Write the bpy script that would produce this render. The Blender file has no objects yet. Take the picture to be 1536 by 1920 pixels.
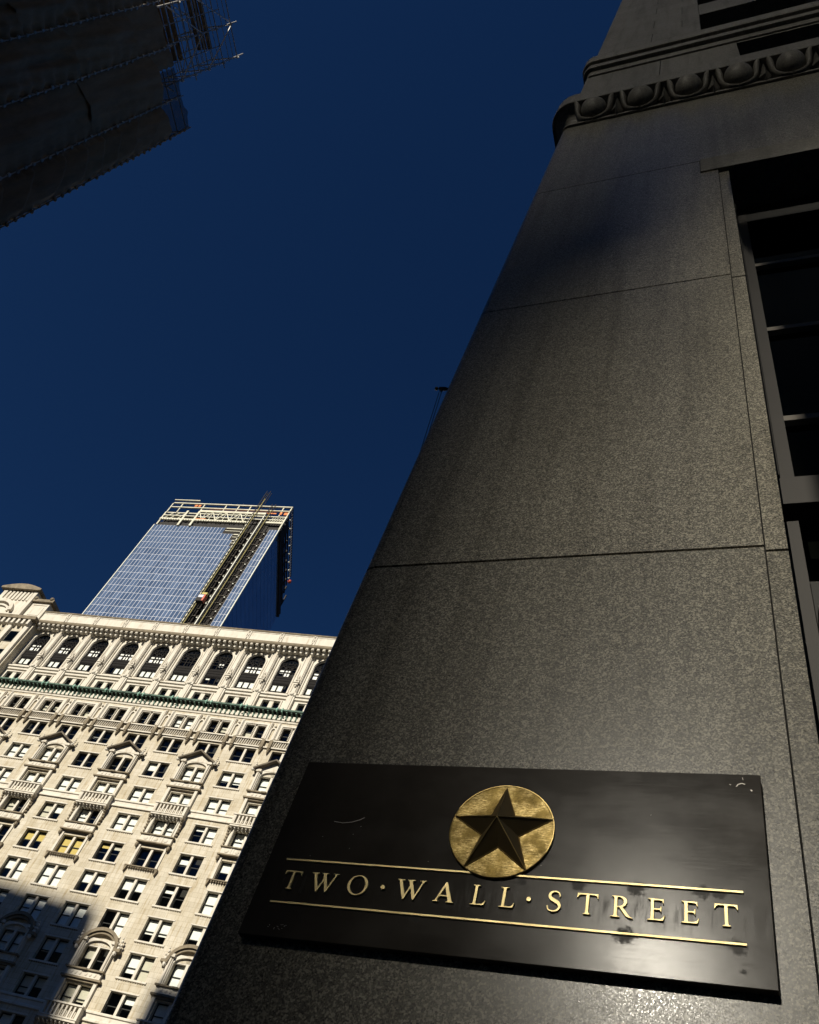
import bpy, bmesh, math, random
from mathutils import Vector, Matrix
R = math.radians
random.seed(7)
scene = bpy.context.scene
col = scene.collection

# ---------------------------------------------------------------- camera
# world: wall plane y=0 (faces south, -y), +x right along the wall, z up
EYE = Vector((0.0, -1.8, 1.6))
AZ, PITCH, ROLL = R(-33.459), R(51.339), R(22.880)
def make_camera():
    fw = Vector((math.sin(AZ)*math.cos(PITCH), math.cos(AZ)*math.cos(PITCH), math.sin(PITCH)))
    r0 = Vector((math.cos(AZ), -math.sin(AZ), 0)); u0 = r0.cross(fw)
    r = math.cos(ROLL)*r0 + math.sin(ROLL)*u0; u = -math.sin(ROLL)*r0 + math.cos(ROLL)*u0
    cd = bpy.data.cameras.new('camera'); co = bpy.data.objects.new('camera', cd); col.objects.link(co)
    m = Matrix((r, u, -fw)).transposed().to_4x4(); m.translation = EYE
    co.matrix_world = m
    cd.sensor_fit = 'VERTICAL'; cd.sensor_height = 36; cd.sensor_width = 28.8
    cd.lens = 36*1638.24/1920; cd.clip_start = 0.05; cd.clip_end = 6000
    scene.camera = co
make_camera()
# ---------------------------------------------------------------- world and sun
SUN_AZ, SUN_EL = R(187.2), R(27.8)          # clockwise from +y
w = bpy.data.worlds.new('World'); scene.world = w; w.use_nodes = True
wn = w.node_tree.nodes; wl = w.node_tree.links; wn.clear()
sky = wn.new('ShaderNodeTexSky'); sky.sky_type = 'NISHITA'; sky.sun_disc = False
sky.sun_elevation = SUN_EL; sky.sun_rotation = SUN_AZ
sky.altitude = 300; sky.air_density = 1.0; sky.dust_density = 0.0; sky.ozone_density = 4.0
tint = wn.new('ShaderNodeMix'); tint.data_type = 'RGBA'; tint.blend_type = 'MULTIPLY'
tint.inputs['Factor'].default_value = 1.0; tint.inputs['B'].default_value = (0.155, 0.32, 0.52, 1)
bg = wn.new('ShaderNodeBackground'); bg.inputs['Strength'].default_value = 0.05
wo = wn.new('ShaderNodeOutputWorld')
wl.new(sky.outputs['Color'], tint.inputs['A']); wl.new(tint.outputs['Result'], bg.inputs['Color']); wl.new(bg.outputs['Background'], wo.inputs['Surface'])
sd = bpy.data.lights.new('sun', 'SUN'); sd.energy = 5.0; sd.angle = R(0.53); sd.color = (1.0, 0.925, 0.775)
so = bpy.data.objects.new('sun', sd); col.objects.link(so)
S = Vector((math.sin(SUN_AZ)*math.cos(SUN_EL), math.cos(SUN_AZ)*math.cos(SUN_EL), math.sin(SUN_EL)))
so.rotation_euler = S.to_track_quat('Z', 'Y').to_euler(); so.location = (0, -60, 60)
scene.view_settings.view_transform = 'Standard'; scene.view_settings.look = 'None'
scene.view_settings.exposure = 0.35; scene.view_settings.gamma = 1.0
scene.view_settings.use_curve_mapping = False
scene.render.engine = 'CYCLES'
scene.render.resolution_x = 819; scene.render.resolution_y = 1024

# ---------------------------------------------------------------- materials
def mat(name):
    m = bpy.data.materials.new(name); m.use_nodes = True
    nt = m.node_tree; return m, nt, nt.nodes['Principled BSDF']
def N(nt, t, **kw):
    n = nt.nodes.new(t)
    for k, v in kw.items():
        if k in n.inputs: n.inputs[k].default_value = v
        else: setattr(n, k, v)
    return n
def coords(nt): return N(nt, 'ShaderNodeTexCoord').outputs['Object']
def ramp(nt, fac, stops, interp='LINEAR'):
    r = N(nt, 'ShaderNodeValToRGB'); e = r.color_ramp.elements; r.color_ramp.interpolation = interp
    while len(e) < len(stops): e.new(0.5)
    for i, (p, c) in enumerate(stops):
        e[i].position = p; e[i].color = c if len(c) == 4 else (*c, 1)
    nt.links.new(fac, r.inputs['Fac']); return r.outputs['Color']
def mix(nt, fac, a, b, blend='MIX'):
    n = N(nt, 'ShaderNodeMix', data_type='RGBA', blend_type=blend)
    for k, v in (('Factor', fac), ('A', a), ('B', b)):
        if hasattr(v, 'is_output'): nt.links.new(v, n.inputs[k])
        else: n.inputs[k].default_value = v if k == 'Factor' else (v if len(v) == 4 else (*v, 1))
    return n.outputs['Result']
def noise(nt, vec, scale, detail=4, rough=0.55, out='Fac'):
    n = N(nt, 'ShaderNodeTexNoise', Scale=scale, Detail=detail, Roughness=rough); nt.links.new(vec, n.inputs['Vector']); return n.outputs[out]
def vmap(nt, vec, scale=(1, 1, 1), loc=(0, 0, 0), rot=(0, 0, 0)):
    n = N(nt, 'ShaderNodeMapping', Scale=scale, Location=loc, Rotation=rot); nt.links.new(vec, n.inputs['Vector']); return n.outputs['Vector']
def mathn(nt, op, a, b=0.0):
    n = N(nt, 'ShaderNodeMath', operation=op)
    for i, v in enumerate((a, b)):
        if hasattr(v, 'is_output'): nt.links.new(v, n.inputs[i])
        else: n.inputs[i].default_value = v
    return n.outputs[0]
def bump(nt, h, strength, dist, p):
    b = N(nt, 'ShaderNodeBump', Strength=strength, Distance=dist); nt.links.new(h, b.inputs['Height']); nt.links.new(b.outputs['Normal'], p.inputs['Normal'])
def plain(name, c, rough=0.6, metal=0.0, var=0.15, scale=3.0, spec=0.5):
    m, nt, p = mat(name); v = coords(nt)
    f = noise(nt, v, scale, 5)
    cc = ramp(nt, f, [(0.3, tuple(x*(1-var) for x in c)), (0.7, tuple(min(1, x*(1+var)) for x in c))])
    nt.links.new(cc, p.inputs['Base Color']); p.inputs['Roughness'].default_value = rough; p.inputs['Metallic'].default_value = metal
    p.inputs['Specular IOR Level'].default_value = spec
    return m
M = {}
def granite(name, dark, mid, light, scale, rough, spec=0.3):
    m, nt, p = mat(name); v = N(nt, 'ShaderNodeNewGeometry').outputs['Position']
    vo = N(nt, 'ShaderNodeTexVoronoi', Scale=scale); nt.links.new(v, vo.inputs['Vector'])
    sep = N(nt, 'ShaderNodeSeparateColor'); nt.links.new(vo.outputs['Color'], sep.inputs['Color'])
    c1 = ramp(nt, sep.outputs[0], [(0.0, dark), (0.33, mid), (0.62, mid), (0.80, light), (1.0, light)])
    vo2 = N(nt, 'ShaderNodeTexVoronoi', Scale=scale*2.1); nt.links.new(v, vo2.inputs['Vector'])
    sep2 = N(nt, 'ShaderNodeSeparateColor'); nt.links.new(vo2.outputs['Color'], sep2.inputs['Color'])
    c2 = ramp(nt, sep2.outputs[1], [(0.0, dark), (0.5, mid), (1.0, light)])
    cc = mix(nt, 0.28, c1, c2)
    big = noise(nt, v, 1.7, 5)
    cc = mix(nt, 1.0, cc, ramp(nt, big, [(0.25, (0.78, 0.77, 0.75)), (0.75, (1, 1, 1))]), 'MULTIPLY')
    strk = noise(nt, vmap(nt, v, (9, 9, 0.5)), 1.0, 4)
    cc = mix(nt, 1.0, cc, ramp(nt, strk, [(0.30, (0.68, 0.67, 0.64)), (0.52, (1, 1, 1))]), 'MULTIPLY')
    oi = N(nt, 'ShaderNodeObjectInfo'); cc = mix(nt, 1.0, cc, ramp(nt, oi.outputs['Random'], [(0.0, (0.86, 0.86, 0.85)), (1.0, (1.06, 1.05, 1.03))]), 'MULTIPLY')
    clump = noise(nt, v, 42, 3, 0.6); cc = mix(nt, 1.0, cc, ramp(nt, clump, [(0.3, (0.72, 0.72, 0.71)), (0.7, (1.18, 1.17, 1.14))]), 'MULTIPLY')
    nt.links.new(cc, p.inputs['Base Color'])
    glint = ramp(nt, sep2.outputs[2], [(0.0, (rough+.12,)*3), (0.9, (rough,)*3), (0.985, (rough*0.6,)*3)])
    nt.links.new(glint, p.inputs['Roughness'])
    bump(nt, sep.outputs[1], 0.04, 0.0008, p); p.inputs['Specular IOR Level'].default_value = spec
    return m
M['granite'] = granite('granite', (0.014, 0.014, 0.013), (0.185, 0.176, 0.145), (0.60, 0.565, 0.47), 235, 0.25, 0.6)
M['granite_fine'] = granite('granite_fine', (0.12, 0.115, 0.105), (0.21, 0.205, 0.19), (0.31, 0.30, 0.27), 260, 0.55)
M['mortar'] = plain('mortar', (0.03, 0.029, 0.027), 0.9)
def plaque_mat():
    m, nt, p = mat('bronze_plaque'); v = coords(nt)
    br = noise(nt, vmap(nt, v, (3, 1, 160)), 4.0, 6, 0.7)
    cl = noise(nt, v, 5.0, 6, 0.6)
    base = ramp(nt, cl, [(0.3, (0.030, 0.0255, 0.021)), (0.7, (0.054, 0.047, 0.039))])
    sep = N(nt, 'ShaderNodeSeparateXYZ'); nt.links.new(v, sep.inputs[0])
    wob = noise(nt, v, 110, 8, 0.8)
    wsum = None
    for (sx, sz, rr) in STAINS:
        a = mathn(nt, 'SUBTRACT', sep.outputs[0], sx); b = mathn(nt, 'SUBTRACT', sep.outputs[2], sz)
        d = mathn(nt, 'SQRT', mathn(nt, 'ADD', mathn(nt, 'MULTIPLY', a, a), mathn(nt, 'MULTIPLY', mathn(nt, 'MULTIPLY', b, b), 1.5)))
        f = mathn(nt, 'SUBTRACT', 1.0, mathn(nt, 'DIVIDE', d, rr))
        wsum = f if wsum is None else mathn(nt, 'MAXIMUM', wsum, f)
    st = mathn(nt, 'ADD', wsum, mathn(nt, 'MULTIPLY', mathn(nt, 'SUBTRACT', wob, 0.5), 2.2))
    stf = ramp(nt, st, [(0.34, (0, 0, 0)), (0.62, (0.7, 0.7, 0.7))])
    # grime round the lettering: a band with vertical runs
    bz = mathn(nt, 'ABSOLUTE', mathn(nt, 'SUBTRACT', sep.outputs[2], 0.138))
    runs = noise(nt, vmap(nt, v, (70, 1, 9)), 1.0, 5, 0.65)
    gr = mathn(nt, 'MULTIPLY', ramp(nt, bz, [(0.012, (1, 1, 1)), (0.05, (0, 0, 0))]), ramp(nt, runs, [(0.46, (0, 0, 0)), (0.66, (1, 1, 1))]))
    mask = mathn(nt, 'MAXIMUM', stf, mathn(nt, 'MULTIPLY', gr, 0.4))
    nt.links.new(mix(nt, mask, base, (0.006, 0.0055, 0.005)), p.inputs['Base Color'])
    rg = ramp(nt, br, [(0.25, (0.155,)*3), (0.75, (0.21,)*3)])
    hair = noise(nt, vmap(nt, v, (6, 1, 520), rot=(0, R(4), 0)), 1.0, 7, 0.75); smear = noise(nt, vmap(nt, v, (5, 1, 9)), 1.0, 5, 0.6)
    rg = mix(nt, ramp(nt, hair, [(0.55, (0,)*3), (0.7, (0.5,)*3)]), rg, (0.36, 0.36, 0.36)); rg = mix(nt, ramp(nt, smear, [(0.45, (0,)*3), (0.7, (0.6,)*3)]), rg, (0.30, 0.30, 0.30))
    rg2 = mix(nt, mask, rg, (0.5, 0.5, 0.5))
    nt.links.new(rg2, p.inputs['Roughness']); p.inputs['Metallic'].default_value = 0.0
    p.inputs['Specular IOR Level'].default_value = 0.21
    bump(nt, br, 0.06, 0.001, p)
    return m
# plaque-local metres (origin lower left of the plate)
STAINS = [(0.783, 0.188, 0.030), (0.905, 0.190, 0.036), (1.045, 0.194, 0.034), (1.080, 0.190, 0.030), (0.886, 0.082, 0.038), (1.108, 0.080, 0.036), (0.655, 0.185, 0.022), (0.425, 0.075, 0.02), (1.115, 0.03, 0.012)]
M['plaque'] = plaque_mat()
def brass(name, c, rough, scr, worn=0):
    m, nt, p = mat(name); v = coords(nt)
    a = noise(nt, vmap(nt, v, (30, 1, 260), rot=(0, R(35), 0)), 1.0, 6, 0.7)
    b = noise(nt, v, 14, 6, 0.65)
    cc = ramp(nt, b, [(0.3, tuple(x*(0.55 if worn else 0.85) for x in c)), (0.65, c)])
    if worn:
        fl = noise(nt, vmap(nt, v, (60, 1, 420), rot=(0, R(35), 0)), 1.0, 8, 0.8); pt = noise(nt, v, 26, 4)
        cc = mix(nt, mathn(nt, 'MULTIPLY', ramp(nt, fl, [(0.46, (0, 0, 0)), (0.58, (1, 1, 1))]), ramp(nt, pt, [(0.42, (0, 0, 0)), (0.58, (1, 1, 1))])), cc, (0.85, 0.66, 0.30))
        cc = mix(nt, ramp(nt, noise(nt, v, 160, 6, 0.8), [(0.35, (0.55,)*3), (0.55, (0,)*3)]), cc, (0.06, 0.045, 0.015))
    nt.links.new(cc, p.inputs['Base Color']); p.inputs['Metallic'].default_value = 1.0
    nt.links.new(ramp(nt, mix(nt, 0.5, a, b), [(0.35, (rough+scr,)*3), (0.62, (rough,)*3)]), p.inputs['Roughness'])
    bump(nt, a, 0.12, 0.002, p)
    return m
M['brass'] = brass('brass', (0.80, 0.60, 0.25), 0.30, 0.2)
M['brass_disc'] = brass('brass_disc', (0.30, 0.215, 0.07), 0.36, 0.25, 1)
M['brass_letter'] = brass('brass_letter', (1.0, 0.83, 0.43), 0.40, 0.10)
M['brass_letter'].node_tree.nodes['Principled BSDF'].inputs['Metallic'].default_value = 0.95
M['star_bronze'] = brass('star_bronze', (0.34, 0.265, 0.14), 0.6, 0.1)
M['frame_bronze'] = plain('frame_bronze', (0.032, 0.028, 0.024), 0.55, 0.0)
M['transom_metal'] = plain('transom_metal', (0.20, 0.18, 0.15), 0.45, 0.0)
M['black_panel'] = plain('black_panel', (0.012, 0.012, 0.012), 0.6)
def glass_mat(name, tcol, gl, dark=(0.01, 0.012, 0.012), t=0.75):
    m, nt, p = mat(name); nt.nodes.remove(p)
    out = [n for n in nt.nodes if n.type == 'OUTPUT_MATERIAL'][0]
    tr = N(nt, 'ShaderNodeBsdfTransparent', Color=(*tcol, 1)); g = N(nt, 'ShaderNodeBsdfGlossy', Roughness=gl)
    g.inputs['Color'].default_value = (0.55, 0.57, 0.58, 1)
    lw = N(nt, 'ShaderNodeLayerWeight'); ms = N(nt, 'ShaderNodeMixShader')
    nt.links.new(ramp(nt, lw.outputs['Facing'], [(0.0, (.04,)*3), (0.5, (.06,)*3), (0.75, (.16,)*3), (1.0, (1,)*3)]), ms.inputs[0]); nt.links.new(tr.outputs[0], ms.inputs[1]); nt.links.new(g.outputs[0], ms.inputs[2])
    nt.links.new(ms.outputs[0], out.inputs['Surface']); return m
M['pane'] = glass_mat('window_glass', (0.97, 0.98, 0.97), 0.02)
M['dark_pane'] = glass_mat('tinted_glass', (0.35, 0.38, 0.35), 0.03)
def limestone():
    m, nt, p = mat('limestone'); v = coords(nt)
    b = N(nt, 'ShaderNodeTexBrick', Scale=1.0)
    b.inputs['Color1'].default_value = (0.575, 0.535, 0.455, 1); b.inputs['Color2'].default_value = (0.50, 0.46, 0.38, 1); b.inputs['Mortar'].default_value = (0.36, 0.32, 0.26, 1)
    b.inputs['Mortar Size'].default_value = 0.012; b.inputs['Brick Width'].default_value = 1.1; b.inputs['Row Height'].default_value = 0.49
    nt.links.new(vmap(nt, v, (1, 1, 1), rot=(R(-90), 0, 0)), b.inputs['Vector'])
    n1 = noise(nt, vmap(nt, v, (1, 1, 0.35)), 0.6, 6, 0.6)
    cc = mix(nt, 1.0, b.outputs['Color'], ramp(nt, n1, [(0.3, (0.84, 0.80, 0.72)), (0.62, (1, 1, 1))]), 'MULTIPLY')
    strk = noise(nt, vmap(nt, v, (5, 5, 0.3)), 1.0, 5, 0.7)
    cc = mix(nt, 1.0, cc, ramp(nt, strk, [(0.33, (0.70, 0.62, 0.48)), (0.50, (1, 1, 1))]), 'MULTIPLY')
    nt.links.new(cc, p.inputs['Base Color']); p.inputs['Roughness'].default_value = 0.9; p.inputs['Specular IOR Level'].default_value = 0.2
    return m
M['limestone'] = limestone()
def trimstone():
    m, nt, p = mat('trim_stone'); v = coords(nt)
    n1 = noise(nt, vmap(nt, v, (2.2, 2.2, 0.6)), 1.0, 6, 0.65)
    cc = ramp(nt, n1, [(0.25, (0.40, 0.345, 0.26)), (0.45, (0.58, 0.54, 0.47)), (0.75, (0.66, 0.63, 0.56))])
    nt.links.new(cc, p.inputs['Base Color']); p.inputs['Roughness'].default_value = 0.9; p.inputs['Specular IOR Level'].default_value = 0.2
    return m
M['trim'] = trimstone()
M['sooty_shade'] = plain('sooty_shade_stone', (0.12, 0.10, 0.075), 0.9, var=0.4, scale=1.5)  # dirty stone, made darker still for shade under the gables
M['weathered'] = plain('weathered_stone', (0.20, 0.165, 0.115), 0.9, var=0.35, scale=1.5)
def copper():
    m, nt, p = mat('copper_patina'); v = coords(nt)
    n1 = noise(nt, v, 2.5, 6, 0.7)
    nt.links.new(ramp(nt, n1, [(0.3, (0.025, 0.05, 0.04)), (0.55, (0.09, 0.17, 0.13)), (0.75, (0.20, 0.33, 0.26))]), p.inputs['Base Color'])
    p.inputs['Roughness'].default_value = 0.7; return m
M['copper'] = copper()
M['iron'] = plain('dark_iron', (0.011, 0.010, 0.010), 0.7, 0.0, 0.3, 6, 0.1)
M['sash'] = plain('window_sash', (0.022, 0.024, 0.022), 0.6, spec=0.2)
M['blind'] = plain('white_blind', (0.88, 0.88, 0.86), 0.8, var=0.03)
M['blind_yellow'] = plain('yellow_blind', (0.62, 0.47, 0.14), 0.8, var=0.05)
M['blind_cream'] = plain('cream_blind', (0.62, 0.58, 0.48), 0.8, var=0.05)
M['room'] = plain('dark_room', (0.022, 0.021, 0.018), 0.9)  # near-black backing stands for unlit rooms behind the glass
M['lamp'] = None
def tower_glass(name, c1, c2):
    m, nt, p = mat(name)
    oi = N(nt, 'ShaderNodeObjectInfo'); v = N(nt, 'ShaderNodeNewGeometry').outputs['Position']
    n1 = noise(nt, vmap(nt, v, (0.12, 0.12, 0.08)), 1.0, 5, 0.6)
    f = mix(nt, 0.35, n1, oi.outputs['Random'])
    nt.links.new(ramp(nt, f, [(0.25, c1), (0.75, c2)]), p.inputs['Base Color'])
    p.inputs['Roughness'].default_value = 0.12; p.inputs['Specular IOR Level'].default_value = 0.8
    return m
M['tower_glass'] = tower_glass('curtain_wall_glass', (0.045, 0.075, 0.145), (0.10, 0.145, 0.245))
M['tower_glass_side'] = tower_glass('shaded_curtain_glass', (0.40, 0.50, 0.66), (0.66, 0.78, 0.92))
_p = M['tower_glass_side'].node_tree.nodes['Principled BSDF']; _p.inputs['Metallic'].default_value = 0.85
M['mullion'] = plain('mullion_aluminium', (0.48, 0.51, 0.60), 0.5, 0.0, 0.08, 0.3)
M['cream_steel'] = plain('primed_steel', (0.55, 0.53, 0.42), 0.6, 0, 0.2, 0.6)
M['dark_steel'] = plain('dark_steel', (0.022, 0.02, 0.019), 0.6, 0.0, 0.3, 0.5, 0.15)
M['concrete_dark'] = plain('shaded_concrete', (0.018, 0.014, 0.012), 0.9, 0, 0.4, 0.5)  # kept near black in place of shade in the open hoist bay
M['slab_edge'] = plain('slab_edge', (0.17, 0.15, 0.125), 0.9, 0, 0.2, 0.5)
M['white_steel'] = plain('white_steel', (0.62, 0.63, 0.56), 0.6, 0, 0.1, 0.5)
M['yellow'] = plain('yellow_paint', (0.42, 0.35, 0.08), 0.6, 0, 0.1, 0.5)
M['orange'] = plain('orange_netting', (0.62, 0.20, 0.06), 0.8, 0, 0.2, 0.5)
M['red'] = plain('red_paint', (0.45, 0.07, 0.03), 0.6, 0, 0.1, 0.5)
def cloth_mat(name, c, alpha):
    m, nt, p = mat(name); v = coords(nt)
    n1 = noise(nt, vmap(nt, v, (3, 3, 0.8)), 1.0, 6, 0.65)
    wv = N(nt, 'ShaderNodeTexWave', Scale=26.0, Distortion=1.5, Detail=2.0); wv.bands_direction = 'X'; nt.links.new(v, wv.inputs['Vector'])
    cc = ramp(nt, mix(nt, 0.2, n1, wv.outputs['Fac']), [(0.3, tuple(x*0.55 for x in c)), (0.7, c)])
    nt.links.new(cc, p.inputs['Base Color']); p.inputs['Roughness'].default_value = 0.75; p.inputs['Specular IOR Level'].default_value = 0.2
    p.inputs['Alpha'].default_value = alpha
    return m
M['net'] = cloth_mat('debris_netting', (0.33, 0.235, 0.15), 1.0)
M['net_sheer'] = cloth_mat('sheer_netting', (0.12, 0.085, 0.055), 0.7)
M['galv'] = plain('galvanised_tube', (0.42, 0.41, 0.39), 0.45, 0.7, 0.25, 4)
M['plank'] = plain('scaffold_plank', (0.26, 0.20, 0.14), 0.85, 0, 0.4, 3)
M['brownstone'] = plain('brownstone', (0.09, 0.065, 0.05), 0.9, 0, 0.3, 1)
M['gold'] = plain('gilded_ball', (0.28, 0.19, 0.06), 0.35, 1.0, 0.2, 6)
M['pole_dark'] = plain('dark_pole', (0.02, 0.018, 0.016), 0.5, 0.3)
M['rope'] = plain('rope', (0.05, 0.08, 0.06), 0.9)
M['asphalt'] = plain('asphalt', (0.085, 0.08, 0.072), 0.9, 0, 0.2, 2)
M['paving'] = plain('paving', (0.12, 0.12, 0.115), 0.9, 0, 0.2, 2)
M['masonry'] = plain('pale_masonry', (0.32, 0.29, 0.24), 0.9, 0, 0.2, 0.4)

# ---------------------------------------------------------------- helpers
class MB:
    def __init__(s): s.v = []; s.f = []; s.m = []; s.cur = 0
    def add(s, vs, fs):
        o = len(s.v); s.v += [tuple(x) for x in vs]
        for f in fs: s.f.append(tuple(i+o for i in f)); s.m.append(s.cur)
        return s
    def box(s, x0, x1, y0, y1, z0, z1):
        return s.add([(x0,y0,z0),(x1,y0,z0),(x1,y1,z0),(x0,y1,z0),(x0,y0,z1),(x1,y0,z1),(x1,y1,z1),(x0,y1,z1)],
                     [(0,3,2,1),(4,5,6,7),(0,1,5,4),(1,2,6,5),(2,3,7,6),(3,0,4,7)])
    def quad(s, a, b, c, d): return s.add([a,b,c,d], [(0,1,2,3)])
    def prism(s, poly, y0, y1):                      # polygon in xz, ccw seen from -y, extruded along y
        n = len(poly)
        vs = [(x,y0,z) for x,z in poly] + [(x,y1,z) for x,z in poly]
        return s.add(vs, [tuple(range(n)), tuple(range(2*n-1, n-1, -1))] + [(i, i+n, (i+1)%n+n, (i+1)%n) for i in range(n)])
    def sweep(s, prof, x0, x1):                      # profile in (y,z) along x
        n = len(prof)
        vs = [(x0,y,z) for y,z in prof] + [(x1,y,z) for y,z in prof]
        return s.add(vs, [tuple(range(n)), tuple(range(2*n-1, n-1, -1))] + [(i, i+n, (i+1)%n+n, (i+1)%n) for i in range(n)])
    def tube(s, a, b, r, n=8, r2=None):
        a, b = Vector(a), Vector(b); d = (b-a).normalized(); t = Vector((0,0,1)) if abs(d.z) < 0.9 else Vector((1,0,0))
        p = d.cross(t).normalized(); q = d.cross(p); r2 = r if r2 is None else r2
        vs = [a+(p*math.cos(2*math.pi*i/n)+q*math.sin(2*math.pi*i/n))*r for i in range(n)] + [b+(p*math.cos(2*math.pi*i/n)+q*math.sin(2*math.pi*i/n))*r2 for i in range(n)]
        return s.add(vs, [(i,(i+1)%n,(i+1)%n+n,i+n) for i in range(n)] + [tuple(range(n-1,-1,-1)), tuple(range(n,2*n))])
    def bar(s, a, b, t, d=None):                     # square bar between two points
        a, b = Vector(a), Vector(b); dd = (b-a).normalized(); up = Vector((0,0,1)) if abs(dd.z) < 0.9 else Vector((0,1,0))
        p = dd.cross(up).normalized()*t/2; q = dd.cross(p).normalized()*(d or t)/2
        vs = [a-p-q,a+p-q,a+p+q,a-p+q,b-p-q,b+p-q,b+p+q,b-p+q]
        return s.add(vs, [(0,1,2,3),(7,6,5,4),(0,4,5,1),(1,5,6,2),(2,6,7,3),(3,7,4,0)])
    def ball(s, c, rx, ry, rz, nu=12, nv=8):
        vs = [(c[0], c[1], c[2]-rz)]
        for j in range(1, nv):
            a = -math.pi/2+math.pi*j/nv
            for i in range(nu):
                b = 2*math.pi*i/nu; vs.append((c[0]+rx*math.cos(a)*math.cos(b), c[1]+ry*math.cos(a)*math.sin(b), c[2]+rz*math.sin(a)))
        vs.append((c[0], c[1], c[2]+rz)); top = len(vs)-1; fs = []
        for i in range(nu): fs.append((0, 1+(i+1)%nu, 1+i))
        for j in range(nv-2):
            for i in range(nu):
                a = 1+j*nu+i; b = 1+j*nu+(i+1)%nu; fs.append((a, b, b+nu, a+nu))
        for i in range(nu): fs.append((top, 1+(nv-2)*nu+i, 1+(nv-2)*nu+(i+1)%nu))
        return s.add(vs, fs)
    def mesh(s, name, mats, smooth=False):
        me = bpy.data.meshes.new(name); me.from_pydata(s.v, [], s.f)
        for m in (mats if isinstance(mats, (list, tuple)) else [mats]): me.materials.append(M[m])
        if any(s.m): me.polygons.foreach_set('material_index', s.m)
        if smooth: me.polygons.foreach_set('use_smooth', [True]*len(me.polygons))
        bm = bmesh.new(); bm.from_mesh(me); bmesh.ops.recalc_face_normals(bm, faces=bm.faces); bm.to_mesh(me); bm.free()
        me.update(); return me
    def build(s, name, mats, parent=None, loc=(0,0,0), smooth=False):
        return link(name, s.mesh(name, mats, smooth), parent, loc)
def link(name, me, parent=None, loc=(0,0,0), rz=0.0):
    o = bpy.data.objects.new(name, me); col.objects.link(o); o.location = loc; o.rotation_euler = (0,0,rz)
    if parent: o.parent = parent
    return o
def thing(name, label, cat, loc=(0,0,0), rz=0.0, group=None):
    o = link(name, None, None, loc, rz); o['label'] = label; o['category'] = cat; o.empty_display_size = 0.3
    if group: o['group'] = group
    return o
def tag(o, label, cat, group=None):
    o['label'] = label; o['category'] = cat
    if group: o['group'] = group
    return o
def bevel_mesh(me, w, seg=2):
    bm = bmesh.new(); bm.from_mesh(me); bmesh.ops.bevel(bm, geom=bm.edges[:], offset=w, segments=seg, profile=0.5, affect='EDGES', clamp_overlap=True)
    bm.to_mesh(me); bm.free(); return me
def block(name, x0, x1, y0, y1, z0, z1, m, parent, bev=0.0009, loc=None):
    me = MB().box(x0,x1,y0,y1,z0,z1).mesh(name, m); 
    if bev > 0.001: bevel_mesh(me, bev)
    return link(name, me, parent, loc or (0,0,0))

# ---------------------------------------------------------------- ground
o = MB().quad((-1500,-1500,0),(1500,-1500,0),(1500,1500,0),(-1500,1500,0)).build('ground', 'asphalt'); o['kind'] = 'structure'
mb = MB().box(-5.0, 40, -4.6, 0.6, 0.004, 0.15); mb.box(-5.0, -1.3, 0.6, 60, 0.004, 0.15)
o = mb.build('pavement', 'paving'); o['kind'] = 'structure'

# ================================================================ granite corner building
Z = EYE.z
bank = thing('granite_building', 'dark speckled granite corner building carrying the bronze street plaque', 'building', (0, 0, 0))
XL, XP, XR = -1.283, 0.092, 0.159                      # corner, pier joint, reveal edge
JZ = [Z-1.6, Z+0.005, Z+2.352, Z+4.705, Z+7.057, Z+9.26]
def pier_blocks(dx, last=False):
    for a, b in zip(JZ[:-1], JZ[1:]):
        g = 0.006
        if abs(b-(Z+9.26)) < 1e-6:
            block('stone_block', -1.240+dx, 3.60+dx, 0, 0.5, a+g, b, 'granite', bank)       # deep lintel course over pier and opening
        else:
            if abs(b-(Z+7.057)) < 1e-6:
                lb = MB().prism([(-1.240+dx,a+g),(XP+dx-0.003,a+g),(XP+dx-0.003,Z+6.733),(-0.031+dx,Z+6.733),(-0.031+dx,b-g),(-1.240+dx,b-g)], 0, 0.5).mesh('stone_block','granite')
                link('stone_block', lb, bank)
            else:
                block('stone_block', -1.240+dx, XP+dx-0.003, 0, 0.5, a+g, b-g, 'granite', bank)
            block('jamb_stone', XP+dx+0.003, XR+dx, 0.02, 0.5, a+g, min(b, Z+6.735)-g, 'granite', bank)
        # rounded corner strip
        prof = [(XL+dx+0.036*(1-math.sin(t)), 0.004+0.036*(1-math.cos(t))) for t in [R(i*15) for i in range(7)]]
        m2 = MB(); n = len(prof)+2
        pr = [(-1.2445+dx, 0.004)] + prof + [(XL+dx, 0.5), (-1.2445+dx, 0.5)]
        k = len(pr)
        m2.add([(x,y,a+g) for x,y in pr]+[(x,y,b-g) for x,y in pr], [tuple(range(k)), tuple(range(2*k-1,k-1,-1))]+[(i,i+k,(i+1)%k+k,(i+1)%k) for i in range(k)])
        m2.build('corner_stone', 'granite', bank)
pier_blocks(0.0)
# joint backing, body of the building
mb = MB().box(-1.272, 0.155, 0.03, 0.52, 0, Z+9.2); mb.box(-0.5, 3.5, 0.03, 0.52, Z+7.05, Z+9.2)
mb.build('joint_mortar', 'mortar', bank)
mb = MB().box(-1.28, 14, 0.52, 24, 0, Z+9.3) if False else MB()
mb.box(-1.283, 0.155, 0.52, 24, 0, Z+29); mb.box(0.155, 14, 1.3, 24, 0, Z+29); mb.box(3.9, 14, 0.0, 1.3, 0, Z+9.26)
mb.build('building_core', 'granite_fine', bank)
# lintel over the big opening
block('lintel', -0.028, 3.70, -0.012, 0.5, Z+6.737, Z+7.055, 'granite_fine', bank, 0.004)
# right-hand jamb of the opening
block('stone_block', 3.60, 3.90, 0.0, 0.5, 0.0, Z+6.735, 'granite', bank)
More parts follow.
